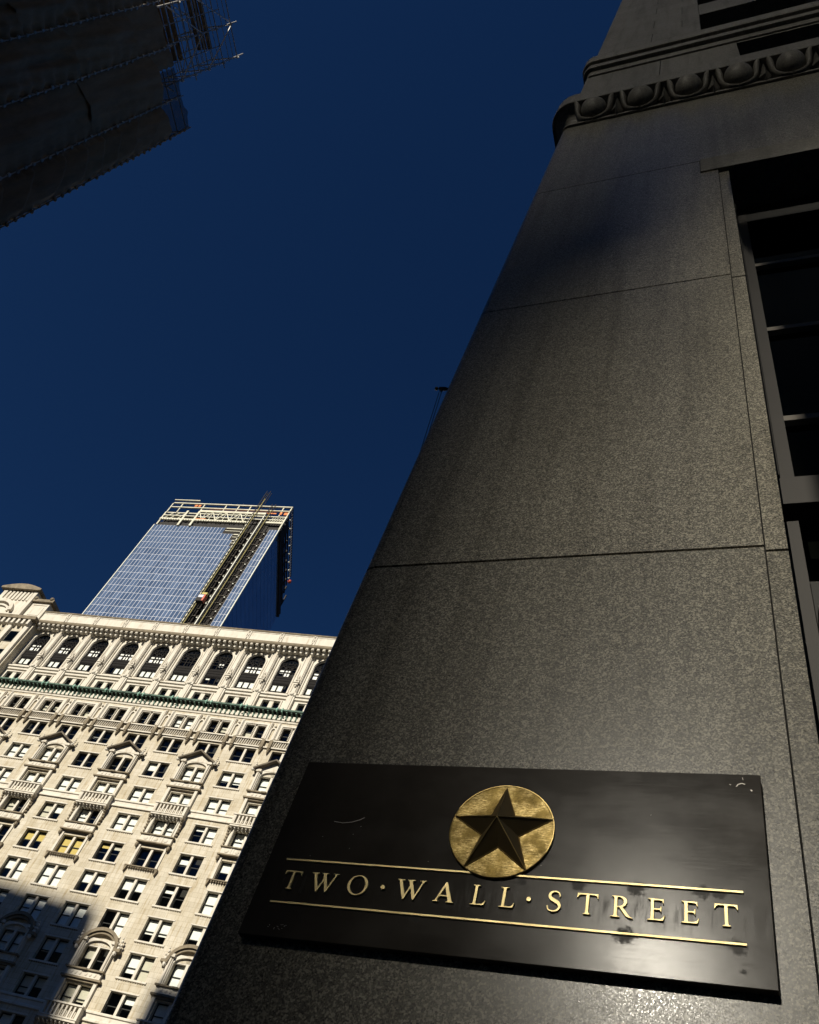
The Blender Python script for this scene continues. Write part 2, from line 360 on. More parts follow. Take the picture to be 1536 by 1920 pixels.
# bronze window in the opening
win = MB()
YF = 0.30
win.box(0.1595, 0.186, 0.22, 0.34, Z+3.09, Z+6.60); win.box(0.186, 0.248, YF, YF+0.1, Z+3.09, Z+6.62)
win.box(2.0, 2.08, YF+0.004, YF+0.1, Z+3.09, Z+6.42)
window = win.build('window', 'frame_bronze', bank)
MB().box(0.1595, 3.6, YF+0.002, YF+0.1, Z+6.621, Z+6.735).build('window_head', 'black_panel', window)  # both heads painted black in place of shadow under the lintel
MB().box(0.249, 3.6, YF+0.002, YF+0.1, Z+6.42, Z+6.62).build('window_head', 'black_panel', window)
for zt in (3.685, 4.645, 5.603):
    MB().box(0.248, 3.6, YF+0.008, YF+0.075, Z+zt-0.03, Z+zt+0.012).build('transom', 'transom_metal', window)
zz = [3.09, 3.655, 3.697, 4.615, 4.657, 5.573, 5.615, 6.42]
for a, b in zip(zz[0::2], zz[1::2]):
    for x0, x1 in ((0.249, 1.999), (2.081, 3.599)):
        MB().box(x0, x1, YF+0.04, YF+0.048, Z+a+0.001, Z+b-0.001).build('pane', 'dark_pane', window)
MB().box(0.165, 3.6, 0.235, 0.42, Z+2.91, Z+3.088).build('sill', 'frame_bronze', window)
MB().box(0.16, 3.6, 0.50, 0.54, 0.3, Z+2.905).build('spandrel_panel', 'black_panel', bank)
fr = MB(); fr.box(0.166, 0.232, 0.285, 0.40, 0.3, Z+2.865)
fr.box(0.25, 0.30, 0.33, 0.42, 0.3, Z+2.44)
fr.build('lower_frame', 'frame_bronze', bank)
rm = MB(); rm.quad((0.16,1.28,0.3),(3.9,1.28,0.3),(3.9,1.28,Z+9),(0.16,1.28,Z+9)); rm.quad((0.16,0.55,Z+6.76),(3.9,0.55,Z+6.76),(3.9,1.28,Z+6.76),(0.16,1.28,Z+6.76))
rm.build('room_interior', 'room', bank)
# pot plant leaves behind the lowest pane
pl = MB()
for i in range(16):
    a = R(-60+i*9+random.uniform(-4,4)); L = random.uniform(0.25,0.5)
    pts = [(0.48+L*t*math.sin(a), 0.5+0.05*math.sin(i), Z+3.10+L*t*math.cos(a)*(1-0.5*t)) for t in (0,0.25,0.5,0.75,1)]
    for j in range(4):
        w0 = 0.012*(1-abs(j/4-0.4)); w1 = 0.012*(1-abs((j+1)/4-0.4)) if j < 3 else 0.001
        p, q = pts[j], pts[j+1]
        pl.quad((p[0]-w0,p[1],p[2]),(p[0]+w0,p[1]+0.01,p[2]),(q[0]+w1,q[1]+0.01,q[2]),(q[0]-w1,q[1],q[2]))
mp, ntp, pp = mat('leaf_green'); pp.inputs['Base Color'].default_value = (0.05, 0.09, 0.035, 1); M['leaf'] = mp
tag(pl.build('palm_plant', 'leaf'), 'dark fan-leaved pot plant standing inside the lowest window pane', 'plant')
def smooth_pts3(p, k=4):
    out = []
    for i in range(len(p)-1):
        p0, p1, p2, p3 = p[max(0,i-1)], p[i], p[i+1], p[min(len(p)-1,i+2)]
        for j in range(k):
            t = j/k; out.append(tuple(0.5*((2*p1[c])+(-p0[c]+p2[c])*t+(2*p0[c]-5*p1[c]+4*p2[c]-p3[c])*t*t+(-p0[c]+3*p1[c]-3*p2[c]+p3[c])*t**3) for c in range(3)))
    return out+[p[-1]]
# ---- egg and dart cornice
def ring_corner(prof, name, m, x_end=14.0, rad=0.07):
    """profile (projection e, z) run along the front face, round the corner and back along the west face"""
    mb = MB(); path = []
    path.append((x_end, 0.0, (0,-1)))
    x0 = XL
    cx, cy = x0+rad, rad
    path.append((cx, 0.0, (0,-1)))
    for i in range(1, 7):
        t = R(i*15); path.append((cx-rad*math.sin(t), cy-rad*math.cos(t), (-math.sin(t), -math.cos(t))))
    path.append((x0, 12.0, (-1,0)))
    n = len(prof); vs = []
    for x, y, d in path:
        for e, z in prof: vs.append((x+d[0]*e, y+d[1]*e, Z+z))
    fs = []
    for k in range(len(path)-1):
        for i in range(n):
            j = (i+1) % n; fs.append((k*n+i, k*n+j, (k+1)*n+j, (k+1)*n+i))
    fs.append(tuple(range(n))); fs.append(tuple(range(len(vs)-1, len(vs)-n-1, -1)))
    mb.add(vs, fs); return mb.build(name, m, bank)
E0, E1, ZB, ZT = 0.012, 0.155, 9.26, 9.66
ring_corner([(-0.3, ZB), (E0+0.012, ZB), (E0+0.012, ZB+0.05)] + [(E0+(E1-0.03-E0)*(t**5)-0.03*math.sin(math.pi*t), ZB+0.05+(ZT-ZB-0.05)*t) for t in [i/10 for i in range(1, 11)]] + [(-0.3, ZT)], 'ovolo_moulding', 'granite_fine')
ring_corner([(-0.3, ZT+0.001), (E1, ZT+0.001), (E1+0.005, ZT+0.02), (E1+0.005, 10.02), (E1-0.02, 10.06), (-0.3, 10.06)], 'cornice_fillet', 'granite_fine')
def ov(t): return E0+(E1-0.05-E0)*(max(0,t)**1.4)
def egg_mesh():
    mb = MB(); mb.ball((0,0,0.015), 0.130, 0.115, 0.180, 24, 16); return mb.mesh('egg', 'granite_fine', True)
eggme = egg_mesh()
def husk_mesh(sgn):
    mb = MB(); n = 18; ring = []
    key = [(0.0,-0.205,0.008),(0.07,-0.185,0.013),(0.125,-0.125,0.018),(0.152,-0.03,0.024),(0.160,0.07,0.030),(0.168,0.15,0.032),(0.185,0.185,0.018)]
    kp = smooth_pts3(key, 3)
    for i, (x, z, wd) in enumerate(kp):
        a, b = kp[max(0,i-1)], kp[min(len(kp)-1,i+1)]; tx, tz = b[0]-a[0], b[1]-a[1]; l = math.hypot(tx,tz); out = Vector((sgn*tz/l, 0, -tx/l))
        t = i/(len(kp)-1); c = Vector((sgn*x, 0.012-0.03*t, z))
        ring.append([c+out*wd, c+Vector((0,-0.055,0))+out*wd*0.3, c+Vector((0,-0.035,0))-out*wd*0.6, c-out*wd, c+Vector((0,0.07,0))])
    vs = [p for r in ring for p in r]; fs = []
    for k in range(len(ring)-1):
        for i in range(5): j = (i+1)%5; fs.append((k*5+i, k*5+j, k*5+5+j, k*5+5+i))
    fs += [(0,1,2,3,4), tuple(range(len(vs)-1, len(vs)-6, -1))]
    mb.add(vs, fs); return mb.mesh('husk', 'granite_fine', True)
husk = {1: husk_mesh(1), -1: husk_mesh(-1)}
def dart_mesh():
    mb = MB()
    out = [(0,-0.26),(0.020,-0.13),(0.062,-0.05),(0.040,-0.035),(0.034,0.12),(0.0,0.20),(-0.034,0.12),(-0.040,-0.035),(-0.062,-0.05),(-0.020,-0.13)]
    vs = [(x, 0.06-0.25*z*0.28, z) for x, z in out]; n = len(vs)
    ridge = [(0, -0.02-0.25*z*0.28, z) for z in (-0.20, -0.04, 0.12)]
    vs += ridge
    fs = []
    near = {0:0,1:0,2:1,3:1,4:2,5:2,6:2,7:1,8:1,9:0}
    for i in range(n):
        j = (i+1)%n; a, b = near[i]+n, near[j]+n
        fs.append((i,j,b) if a == b else (i,j,b,a))
    mb.add(vs, fs); mb.m = [0]*len(mb.f); return mb.mesh('dart', 'granite_fine')
dart = dart_mesh()
EX0, ESP = -0.985, 0.449
for i in range(11):
    x = EX0+i*ESP; zc = Z+9.50
    e = link('egg', eggme, bank, (x+random.uniform(-.004,.004), -0.062, zc+random.uniform(-.006,.006))); e.rotation_euler = (R(14+random.uniform(-3,3)),R(random.uniform(-4,4)),R(random.uniform(-20,20))); e.scale = (random.uniform(.96,1.04),1,random.uniform(.96,1.03))
    for sg in (1,-1):
        h = link('husk', husk[sg], bank, (x, -0.058, zc-0.01)); h.rotation_euler = (R(14),0,0)
    link('dart', dart, bank, (x+ESP/2, -0.085, zc-0.0))
for y in (0.35, 0.80, 1.25):                          # return round the corner
    e = link('egg', eggme, bank, (XL-0.062, y, Z+9.50)); e.rotation_euler = (0, R(-14), 0); e.scale = (0.72,1.39,1)
# fascia above
def fascia(x0, x1, z0, z1, m='granite_fine'): return block('fascia_stone', x0, x1, 0.02, 0.52, Z+z0, Z+z1, m, bank, 0.005)
for x0, x1 in ((-1.278,-0.40),(-0.394,0.452),(3.3,4.2),(4.206,6)): fascia(x0, x1, 10.065, 12.05)
fascia(0.455, 3.296, 11.99, 12.05)
att = MB(); att.box(0.46,3.29,0.44,0.48,Z+10.06,Z+11.98); att.build('attic_window', 'black_panel', bank)
ring_corner([(-0.3,12.05),(0.0,12.05),(0.012,12.12),(0.012,12.22),(0.058,12.225),(0.066,12.27),(0.062,12.40),(0.05,12.41),(0.022,12.42),(0.022,12.50),(0.088,12.505),(0.098,12.54),(0.098,12.82),(0.05,12.86),(-0.3,12.86)], 'string_course', 'granite_fine', rad=0.06)
# coursed ashlar above the string course
zc = 12.865; k = 0
UW = [(13.50,15.16),(16.40,18.2),(19.5,21.3)]
while zc < 24:
    h = (0.82,0.70,0.62,0.76)[k % 4]
    z1 = min(zc+h, 29)
    edges = [-1.272, 0.088]
    inwin = any(a < (zc+z1)/2 < b for a, b in UW)
    sp = -0.55 if k % 2 else -0.15
    block('ashlar_stone', -1.272, sp-0.0025, 0.015, 0.50, Z+zc+0.004, Z+z1-0.004, 'granite_fine', bank, 0.006)
    block('ashlar_stone', sp+0.0025, 0.088, 0.015, 0.50, Z+zc+0.004, Z+z1-0.004, 'granite_fine', bank, 0.006)
    block('ashlar_stone', 1.50, 2.9, 0.015, 0.50, Z+zc+0.004, Z+z1-0.004, 'granite_fine', bank, 0.006)
    zc = z1; k += 1
MB().box(-1.262,0.08,0.03,0.52,Z+12.8,Z+29).build('joint_mortar', 'mortar', bank)
MB().box(-1.272,2.9,0.015,0.5,Z+24.0,Z+29).build('upper_wall', 'granite_fine', bank)
prev = 12.87
for a, b in UW:
    if a > prev+0.05: block('window_apron', 0.093, 1.495, 0.02, 0.5, Z+prev+0.004, Z+a-0.004, 'granite_fine', bank, 0.006)
    u = MB(); u.box(0.10,0.17,0.26,0.36,Z+a,Z+b); u.box(1.42,1.49,0.26,0.36,Z+a,Z+b); u.box(0.17,1.42,0.26,0.34,Z+a,Z+a+0.09); u.box(0.17,1.42,0.26,0.34,Z+b-0.09,Z+b)
    u.box(0.17,1.42,0.28,0.34,Z+(a+b)/2-0.04,Z+(a+b)/2+0.04)
    uw = u.build('window', 'frame_bronze', bank)
    MB().box(0.171,1.419,0.305,0.312,Z+a+0.091,Z+(a+b)/2-0.041).build('pane', 'dark_pane', uw)
    MB().box(0.171,1.419,0.305,0.312,Z+(a+b)/2+0.041,Z+b-0.091).build('pane', 'dark_pane', uw)
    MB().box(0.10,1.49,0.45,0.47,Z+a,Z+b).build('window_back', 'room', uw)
    block('window_lintel', 0.093, 1.495, 0.012, 0.5, Z+b+0.004, Z+b+0.30, 'granite_fine', bank, 0.006)
    prev = b+0.305

# ================================================================ plaque
PX0, PX1, PZ0, PZ1 = -1.158, 0.020, Z+0.937, Z+1.441
pq = thing('wall_plaque', 'dark bronze wall plaque with gold star medallion lettered TWO WALL STREET', 'plaque', (PX0, 0, PZ0))
PW, PH = PX1-PX0, PZ1-PZ0
me = MB().box(0, PW, -0.025, -0.006, 0, PH).mesh('plate', 'plaque'); bevel_mesh(me, 0.0015, 2); link('plate', me, pq)
MB().box(0.03, PW-0.03, -0.0059, 0.003, 0.03, PH-0.03).build('mounting_plate', 'black_panel', pq)
YL = -0.025
def lx(x): return x-PX0
def lz(z): return Z+z-PZ0
for nm, x0, x1, z in (('rule_line',-1.106,-0.033,1.135),('rule_line',-1.106,-0.032,1.021)):
    me = MB().box(lx(x0), lx(x1), YL-0.004, YL+0.001, lz(z)-0.0027, lz(z)+0.0027).mesh(nm, 'brass_letter'); bevel_mesh(me, 0.0006, 1); link(nm, me, pq)
# medallion
MC = (lx(-0.571), lz(1.251)); MR = 0.1285
mb = MB(); n = 72; 
prof = [(MR, YL+0.001), (MR, YL-0.0055), (MR-0.0012, YL-0.0072), (MR-0.0035, YL-0.0072), (MR-0.0042, YL-0.0062), (0.0, YL-0.0062)]
vs = []
for r_, y_ in prof[:-1]:
    for i in range(n): a = 2*math.pi*i/n; vs.append((MC[0]+r_*math.cos(a), y_, MC[1]+r_*math.sin(a)))
vs.append((MC[0], prof[-1][1], MC[1])); fs = []
for k in range(len(prof)-2):
    for i in range(n): j = (i+1)%n; fs.append((k*n+i, k*n+j, (k+1)*n+j, (k+1)*n+i))
k = len(prof)-2
for i in range(n): fs.append((k*n+i, k*n+(i+1)%n, len(vs)-1))
mb.add(vs, fs); med = mb.build('medallion', 'brass_disc', pq)
mb = MB(); n2 = 72
for i in range(n2):
    a, b = 2*math.pi*i/n2, 2*math.pi*(i+1)/n2; mb.tube((MC[0]+(MR-0.0012)*math.cos(a), YL-0.0068, MC[1]+(MR-0.0012)*math.sin(a)), (MC[0]+(MR-0.0012)*math.cos(b), YL-0.0068, MC[1]+(MR-0.0012)*math.sin(b)), 0.0011, 5)
mb.build('medallion_rim', 'brass', med)
tips = [(-0.575,1.371),(-0.4505,1.285),(-0.496,1.1465),(-0.643,1.1455),(-0.6925,1.282)]
tips = [(lx(a), lz(b)) for a, b in tips]
inn = []
for i in range(5):
    a, b = tips[i], tips[(i+1)%5]; mx, mz = (a[0]+b[0])/2-MC[0], (a[1]+b[1])/2-MC[1]
    L = math.hypot(mx, mz); inn.append((MC[0]+mx/L*0.0485, MC[1]+mz/L*0.0485))
yb = YL-0.0062; apex = (MC[0], yb-0.052, MC[1])
outl = [p for i in range(5) for p in (tips[i], inn[i])]
sm = MB(); sm.add([(x, yb-0.0015, z) for x, z in outl]+[apex]+[(x, yb+0.001, z) for x, z in outl], [(i,(i+1)%10,10) for i in range(10)]+[(i,(i+1)%10,(i+1)%10+11,i+11) for i in range(10)])
star = sm.build('star', 'star_bronze', med)
ed = MB()
for i, (x, z) in enumerate(outl):
    if i % 2 == 0: ed.tube((x, yb-0.0015, z), apex, 0.0011, 6)
    x2, z2 = outl[(i+1)%10]; ed.tube((x, yb-0.001, z), (x2, yb-0.001, z2), 0.0015, 6)
ed.build('star_edge', 'brass', med)
# lettering
def serifs(): pass
GL = {
 'T': ([(.33,0),(.67,0),(.67,.03),(.585,.06),(.57,.12),(.57,.93),(.80,.93),(.90,.88),(.95,.77),(.985,.77),(.97,1.0),(.03,1.0),(.015,.77),(.05,.77),(.10,.88),(.20,.93),(.43,.93),(.43,.12),(.415,.06),(.33,.03)], []),
 'L': ([(.02,0),(.70,0),(.77,.25),(.735,.25),(.66,.12),(.55,.065),(.30,.065),(.30,.88),(.315,.94),(.42,.97),(.42,1),(.04,1),(.04,.97),(.145,.94),(.16,.88),(.16,.12),(.145,.06),(.02,.03)], []),
 'E': ([(.02,0),(.70,0),(.77,.23),(.735,.23),(.66,.11),(.56,.065),(.30,.065),(.30,.485),(.50,.485),(.56,.465),(.585,.39),(.62,.39),(.62,.65),(.585,.65),(.56,.57),(.50,.55),(.30,.55),(.30,.935),(.55,.935),(.64,.91),(.68,.79),(.715,.79),(.70,1),(.04,1),(.04,.97),(.145,.94),(.16,.88),(.16,.12),(.145,.06),(.02,.03)], []),
 'A': ([(0,0),(.30,0),(.30,.03),(.225,.05),(.215,.09),(.285,.29),(.67,.29),(.745,.10),(.74,.06),(.66,.03),(.66,0),(1.06,0),(1.06,.03),(.97,.06),(.93,.12),(.57,1.02),(.49,1.02),(.13,.13),(.09,.06),(0,.03)], [[(.31,.35),(.645,.35),(.485,.77)]]),
 'W': ([(0,1),(.38,1),(.38,.97),(.29,.94),(.28,.88),(.525,.22),(.70,.69),(.635,.88),(.615,.94),(.53,.97),(.53,1),(.93,1),(.93,.97),(.82,.94),(.81,.88),(1.06,.22),(1.29,.88),(1.28,.94),(1.18,.97),(1.18,1),(1.52,1),(1.52,.97),(1.42,.94),(1.385,.88),(1.05,-.02),(.975,-.02),(.755,.57),(.53,-.02),(.455,-.02),(.115,.88),(.08,.94),(0,.97)], []),
 'R': ([(.02,0),(.42,0),(.42,.03),(.315,.06),(.30,.12),(.30,.46),(.39,.46),(.66,.09),(.80,0),(1.0,-.03),(1.0,.0),(.90,.04),(.80,.13),(.545,.49),(.66,.55),(.72,.67),(.72,.79),(.66,.91),(.54,.98),(.40,1.0),(.04,1),(.04,.97),(.145,.94),(.16,.88),(.16,.12),(.145,.06),(.02,.03)], [[(.30,.52),(.42,.52),(.52,.57),(.57,.66),(.57,.78),(.52,.88),(.43,.94),(.30,.94)]]),
}
def ell(cx, cy, rx, ry, rot, n=40):
    return [(cx+rx*math.cos(a)*math.cos(rot)-ry*math.sin(a)*math.sin(rot), cy+rx*math.cos(a)*math.sin(rot)+ry*math.sin(a)*math.cos(rot)) for a in [2*math.pi*i/n for i in range(n)]]
GL['O'] = (ell(.55,.5,.55,.53,0), [ell(.55,.5,.395,.475,R(14))])
GL['.'] = (ell(0,0,.115,.115,0,20), [])
cp = [(.635,.73,.03),(.60,.86,.03),(.50,.955,.035),(.36,.975,.035),(.21,.91,.05),(.155,.77,.07),(.22,.635,.085),(.38,.535,.09),(.55,.43,.085),(.635,.28,.07),(.58,.115,.052),(.42,.025,.035),(.25,.03,.035),(.12,.11,.03),(.07,.27,.03)]
Lf, Rt = [], []
for i, (x, y, w_) in enumerate(cp):
    a = cp[max(0,i-1)]; b = cp[min(len(cp)-1,i+1)]; dx, dy = b[0]-a[0], b[1]-a[1]; l = math.hypot(dx,dy)
    Lf.append((x-dy/l*w_, y+dx/l*w_)); Rt.append((x+dy/l*w_, y-dx/l*w_))
def smooth_pts(p, k=4):
    out = []
    for i in range(len(p)-1):
        p0, p1, p2, p3 = p[max(0,i-1)], p[i], p[i+1], p[min(len(p)-1,i+2)]
        for j in range(k):
            t = j/k; out.append(tuple(0.5*((2*p1[c])+(-p0[c]+p2[c])*t+(2*p0[c]-5*p1[c]+4*p2[c]-p3[c])*t*t+(-p0[c]+3*p1[c]-3*p2[c]+p3[c])*t**3) for c in (0,1)))
    return out+[p[-1]]
GL['S'] = (smooth_pts(Lf)+smooth_pts(Rt)[::-1], [])
CAP = 0.0485
def letter_mesh(ch):
    cu = bpy.data.curves.new('letter', 'CURVE'); cu.dimensions = '2D'; cu.fill_mode = 'BOTH'; cu.extrude = 0.0022; cu.bevel_depth = 0.0005; cu.bevel_resolution = 1; cu.offset = -0.0004
    ou, ho = GL[ch]
    for loop in [ou]+ho:
        sp = cu.splines.new('POLY'); sp.points.add(len(loop)-1); sp.use_cyclic_u = True
        for p, (x, y) in zip(sp.points, loop): p.co = (x*CAP, y*CAP, 0, 1)
    ob = bpy.data.objects.new('letter', cu); col.objects.link(ob)
    dg = bpy.context.evaluated_depsgraph_get(); me = bpy.data.meshes.new_from_object(ob.evaluated_get(dg))
    bpy.data.objects.remove(ob); me.transform(Matrix.Rotation(R(90), 4, 'X')); me.materials.clear(); me.materials.append(M['brass_letter']); return me
LM = {c: letter_mesh(c) for c in 'TWOALSRE.'}
txt = [('T',-1.0935,.0),('W',-1.0195,0),('O',-.9195,0),('.',-.829,.5),('W',-.7965,0),('A',-.7005,0),('L',-.6135,0),('L',-.5475,0),('.',-.4805,.5),('S',-.4415,0),('T',-.3755,0),('R',-.3025,0),('E',-.2265,0),('E',-.1585,0),('T',-.0925,0)]
for ch, x, dz in txt:
    o = link('letter' if ch != '.' else 'dot', LM[ch], pq, (lx(x), YL-0.0022, lz(1.0555)+dz*CAP)); 
    o.scale = (0.98, 1, 1)
# scratches scraped in the patina
M['scratch'] = plain('bare_metal', (0.55, 0.52, 0.48), 0.5, 0.5)
sc = MB()
def scratch(pts, wd):
    for a, b in zip(pts[:-1], pts[1:]):
        a3 = (lx(a[0]), YL-0.0004, lz(a[1])); b3 = (lx(b[0]), YL-0.0004, lz(b[1]))
        d = Vector((b3[0]-a3[0], 0, b3[2]-a3[2])); nrm = Vector((-d.z, 0, d.x)).normalized()*wd/2
        sc.quad(Vector(a3)-nrm, Vector(b3)-nrm, Vector(b3)+nrm, Vector(a3)+nrm)
scratch([(-1.015,1.253),(-0.99,1.250),(-0.965,1.254),(-0.945,1.262),(-0.935,1.269)], 0.0012)
scratch([(-0.035,1.405),(-0.03,1.412),(-0.022,1.415),(-0.015,1.412)], 0.0022)
scratch([(-0.004,1.398),(-0.001,1.394)], 0.003); scratch([(-0.05,1.411),(-0.046,1.410)], 0.0015); scratch([(-0.02,1.432),(-0.019,1.424)], 0.001)
for i in range(14):
    x = -1.09+0.05*random.random(); z = 0.962+0.006*math.sin(i); scratch([(x,z),(x+0.002,z-0.001)], 0.0012)
for i in range(8):
    x = random.uniform(-1.1,-0.1); z = random.uniform(1.15,1.42); scratch([(x,z),(x+0.0015,z+0.001)], 0.0012)
sc.build('scratch', 'scratch', pq)

# ================================================================ flagpole on the west front
fp = thing('flagpole', 'dark flagpole tip with gilded ball and halyards behind the pier edge', 'flagpole', (XL, 9.66-1.8, 0))
T_ = Vector((-7.12, 9.66-1.8, Z+20.29)); base = Vector((XL, 9.66-1.8, Z+18.4)); off = Vector((XL, 9.66-1.8, 0))
d = (base-T_).normalized()
MB().tube(T_+d*0.18-off, base-off, 0.035, 12, 0.07).build('pole', 'pole_dark', fp)
MB().ball(T_-off, 0.052, 0.052, 0.052, 16, 10).build('finial_ball', 'gold', fp, smooth=True)
tr = MB(); tr.tube(T_+d*0.10-off, T_+d*0.30-off, 0.055, 12); tr.tube(T_+d*0.20-off+Vector((0,0,-0.03)), T_+d*0.16-off+Vector((0.02,0,-0.14)), 0.03, 10)
tr.build('truck', 'pole_dark', fp)
for k in (0, 1):
    a = T_+d*0.16-off+Vector((-0.03+0.065*k,0,-0.15)); pts = [a+Vector((0.075*t, 0, -t)) for t in (0,1.5,3,5)]; pts += [a+Vector((0.6,0,-7.5)), a+Vector((2.2,0,-9.2)), a+Vector((5.2,0,-10))]
    hb = MB()
    for p, q in zip(pts[:-1], pts[1:]): hb.tube(p, q, 0.009, 6)
    hb.build('halyard', 'rope', fp)

# ================================================================ limestone building across the churchyard
D = 75.0
FX = Vector((0.98952, 0.14439, 0)); FY = Vector((-0.14439, 0.98952, 0))
org = Vector((EYE.x, EYE.y, 0))+FY*D
tb = thing('gothic_office_building', 'sunlit cream limestone office building with gables, balconies and green copper cornice', 'building', org, math.atan2(FX.y, FX.x))
def U(u, y): return u*(D+y)/D
def H(z, y): return Z+z*(D+y)/D          # apparent height on the wall plane -> true height at depth y
BC = [-51.65+4.555*k for k in range(-6, 6)]; KS = list(range(-6, 6))
ROWS = [(56.92,54.95),(53.50,51.50),(50.03,48.0),(46.62,44.65),(43.22,41.08),(39.90,37.62),(36.44,34.15),(32.95,30.72),(29.48,27.35),(26.05,23.9),(22.6,20.4),(19.2,17.0)]
HW = 1.31
UL, UR = BC[0]-2.2775, BC[-1]+2.2775
ZTOP = 61.0
# wall sheet with openings (mid storeys)
def wall_openings(mb, xs, zs, opens, y, dep):
    """xs, zs sorted edges; opens: set of (x0,x1,z0,z1) that coincide with edges"""
    for i in range(len(xs)-1):
        for j in range(len(zs)-1):
            cx, cz = (xs[i]+xs[i+1])/2, (zs[j]+zs[j+1])/2
            if any(a < cx < b and c < cz < d for a, b, c, d in opens): continue
            mb.quad((xs[i],y,zs[j]),(xs[i+1],y,zs[j]),(xs[i+1],y,zs[j+1]),(xs[i],y,zs[j+1]))
    for a, b, c, d in opens:
        mb.quad((a,y,c),(a,y,d),(a,y+dep,d),(a,y+dep,c)); mb.quad((b,y,c),(b,y+dep,c),(b,y+dep,d),(b,y,d))
        mb.quad((a,y,d),(b,y,d),(b,y+dep,d),(a,y+dep,d)); mb.quad((a,y,c),(a,y+dep,c),(b,y+dep,c),(b,y,c))
mb = MB(); xs = [UL]; opens = []
for c in BC: xs += [c-HW, c+HW]
xs.append(UR); xs = sorted(xs)
zs = [0.0, H(60.32,0), H(58.45,0), H(ZTOP,0)]
for t, b in ROWS: zs += [H(t,0), H(b,0)]
zs = sorted(zs)
allrows = [(60.32,58.45)]+ROWS
for c in BC:
    for t, b in allrows: opens.append((c-HW, c+HW, H(b,0), H(t,0)))
wall_openings(mb, xs, zs, opens, 0.0, 0.55)
mb.quad((UL,0.56,H(16,0)),(UR,0.56,H(16,0)),(UR,0.56,H(16,0)+0.01),(UL,0.56,H(16,0)+0.01))
mb.build('wall', 'limestone', tb)
# body behind: side, back, roof
MB().box(UL-11, UR, 2.6, 26, 0.0, H(73.2,0)).build('building_core', 'limestone', tb)
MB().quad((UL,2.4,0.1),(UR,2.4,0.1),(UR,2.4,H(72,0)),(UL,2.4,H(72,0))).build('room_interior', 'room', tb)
MB().quad((UR,0.0,0.0),(UR,2.6,0.0),(UR,2.6,H(75,0)),(UR,0.0,H(75,0))).build('end_wall', 'limestone', tb)
# ---- paired sash windows
def pair_frame(hgt):
    mb = MB(); f = 0.07; mid = hgt*0.5
    for s in (-1, 1):
        x0, x1 = (0.13, HW-0.02) if s > 0 else (-HW+0.02, -0.13)
        mb.box(x0, x0+f, 0.36, 0.46, 0.0, hgt); mb.box(x1-f, x1, 0.36, 0.46, 0.0, hgt)
        mb.box(x0+f, x1-f, 0.36, 0.46, 0.0, f+0.03); mb.box(x0+f, x1-f, 0.36, 0.46, hgt-f, hgt)
        mb.box(x0+f, x1-f, 0.37, 0.45, mid-0.035, mid+0.035)
        mb.box(x0+f, x0+f+0.035, 0.385, 0.44, f, mid); mb.box(x1-f-0.035, x1-f, 0.385, 0.44, f, mid)
    mb.box(-HW+0.001, HW-0.001, 0.455, 0.54, hgt, hgt+0.02)
    return mb.mesh('window', 'sash')
def mull(hgt): return MB().box(-0.13,0.13,0.10,0.50,0,hgt).mesh('mullion','trim')
FR, PN, MU, BL = {}, {}, {}, {}
def window_at(c, t, b, spec, y=0.0, parent=None):
    hgt = round(t-b, 2)
    if hgt not in FR:
        FR[hgt] = pair_frame(hgt); MU[hgt] = mull(hgt)
        PN[hgt] = MB().box(0,1.02,0.40,0.406,0.0,hgt).mesh('pane','pane')
    wo_ = link('window', FR[hgt], tb, (c, y, b)); link('mullion', MU[hgt], wo_)
    link('pane', PN[hgt], wo_, (0.15,0,0)); link('pane', PN[hgt], wo_, (-HW+0.04,0,0))
    for s, (kind, lo, hi) in zip((-1, 1), spec):
        if kind is None: continue
        key = (hgt, kind, lo, hi)
        if key not in BL:
            m_ = MB().box(0,1.0,0.475,0.48,hgt*lo,hgt*hi-0.05); BL[key] = m_.mesh('blind', {'w':'blind','y':'blind_yellow','c':'blind_cream'}[kind])
        link('blind', BL[key], wo_, (0.16 if s > 0 else -HW+0.05, 0, 0))
    return wo_
def rnd_spec():
    out = []; base = random.random()
    for s in (0, 1):
        r = base if random.random() < 0.65 else random.random()
        if r < 0.44: out.append(('w', 0.04, 1.0))
        elif r < 0.68: out.append(('w', 0.5, 1.0))
        elif r < 0.76: out.append(('w', random.choice((0.65,0.78)), 1.0))
        elif r < 0.80: out.append(('c', 0.1, 1.0))
        else: out.append((None, 0, 0))
    return out
Fw, Up, No = ('w',0.04,1.0), ('w',0.5,1.0), (None,0,0)
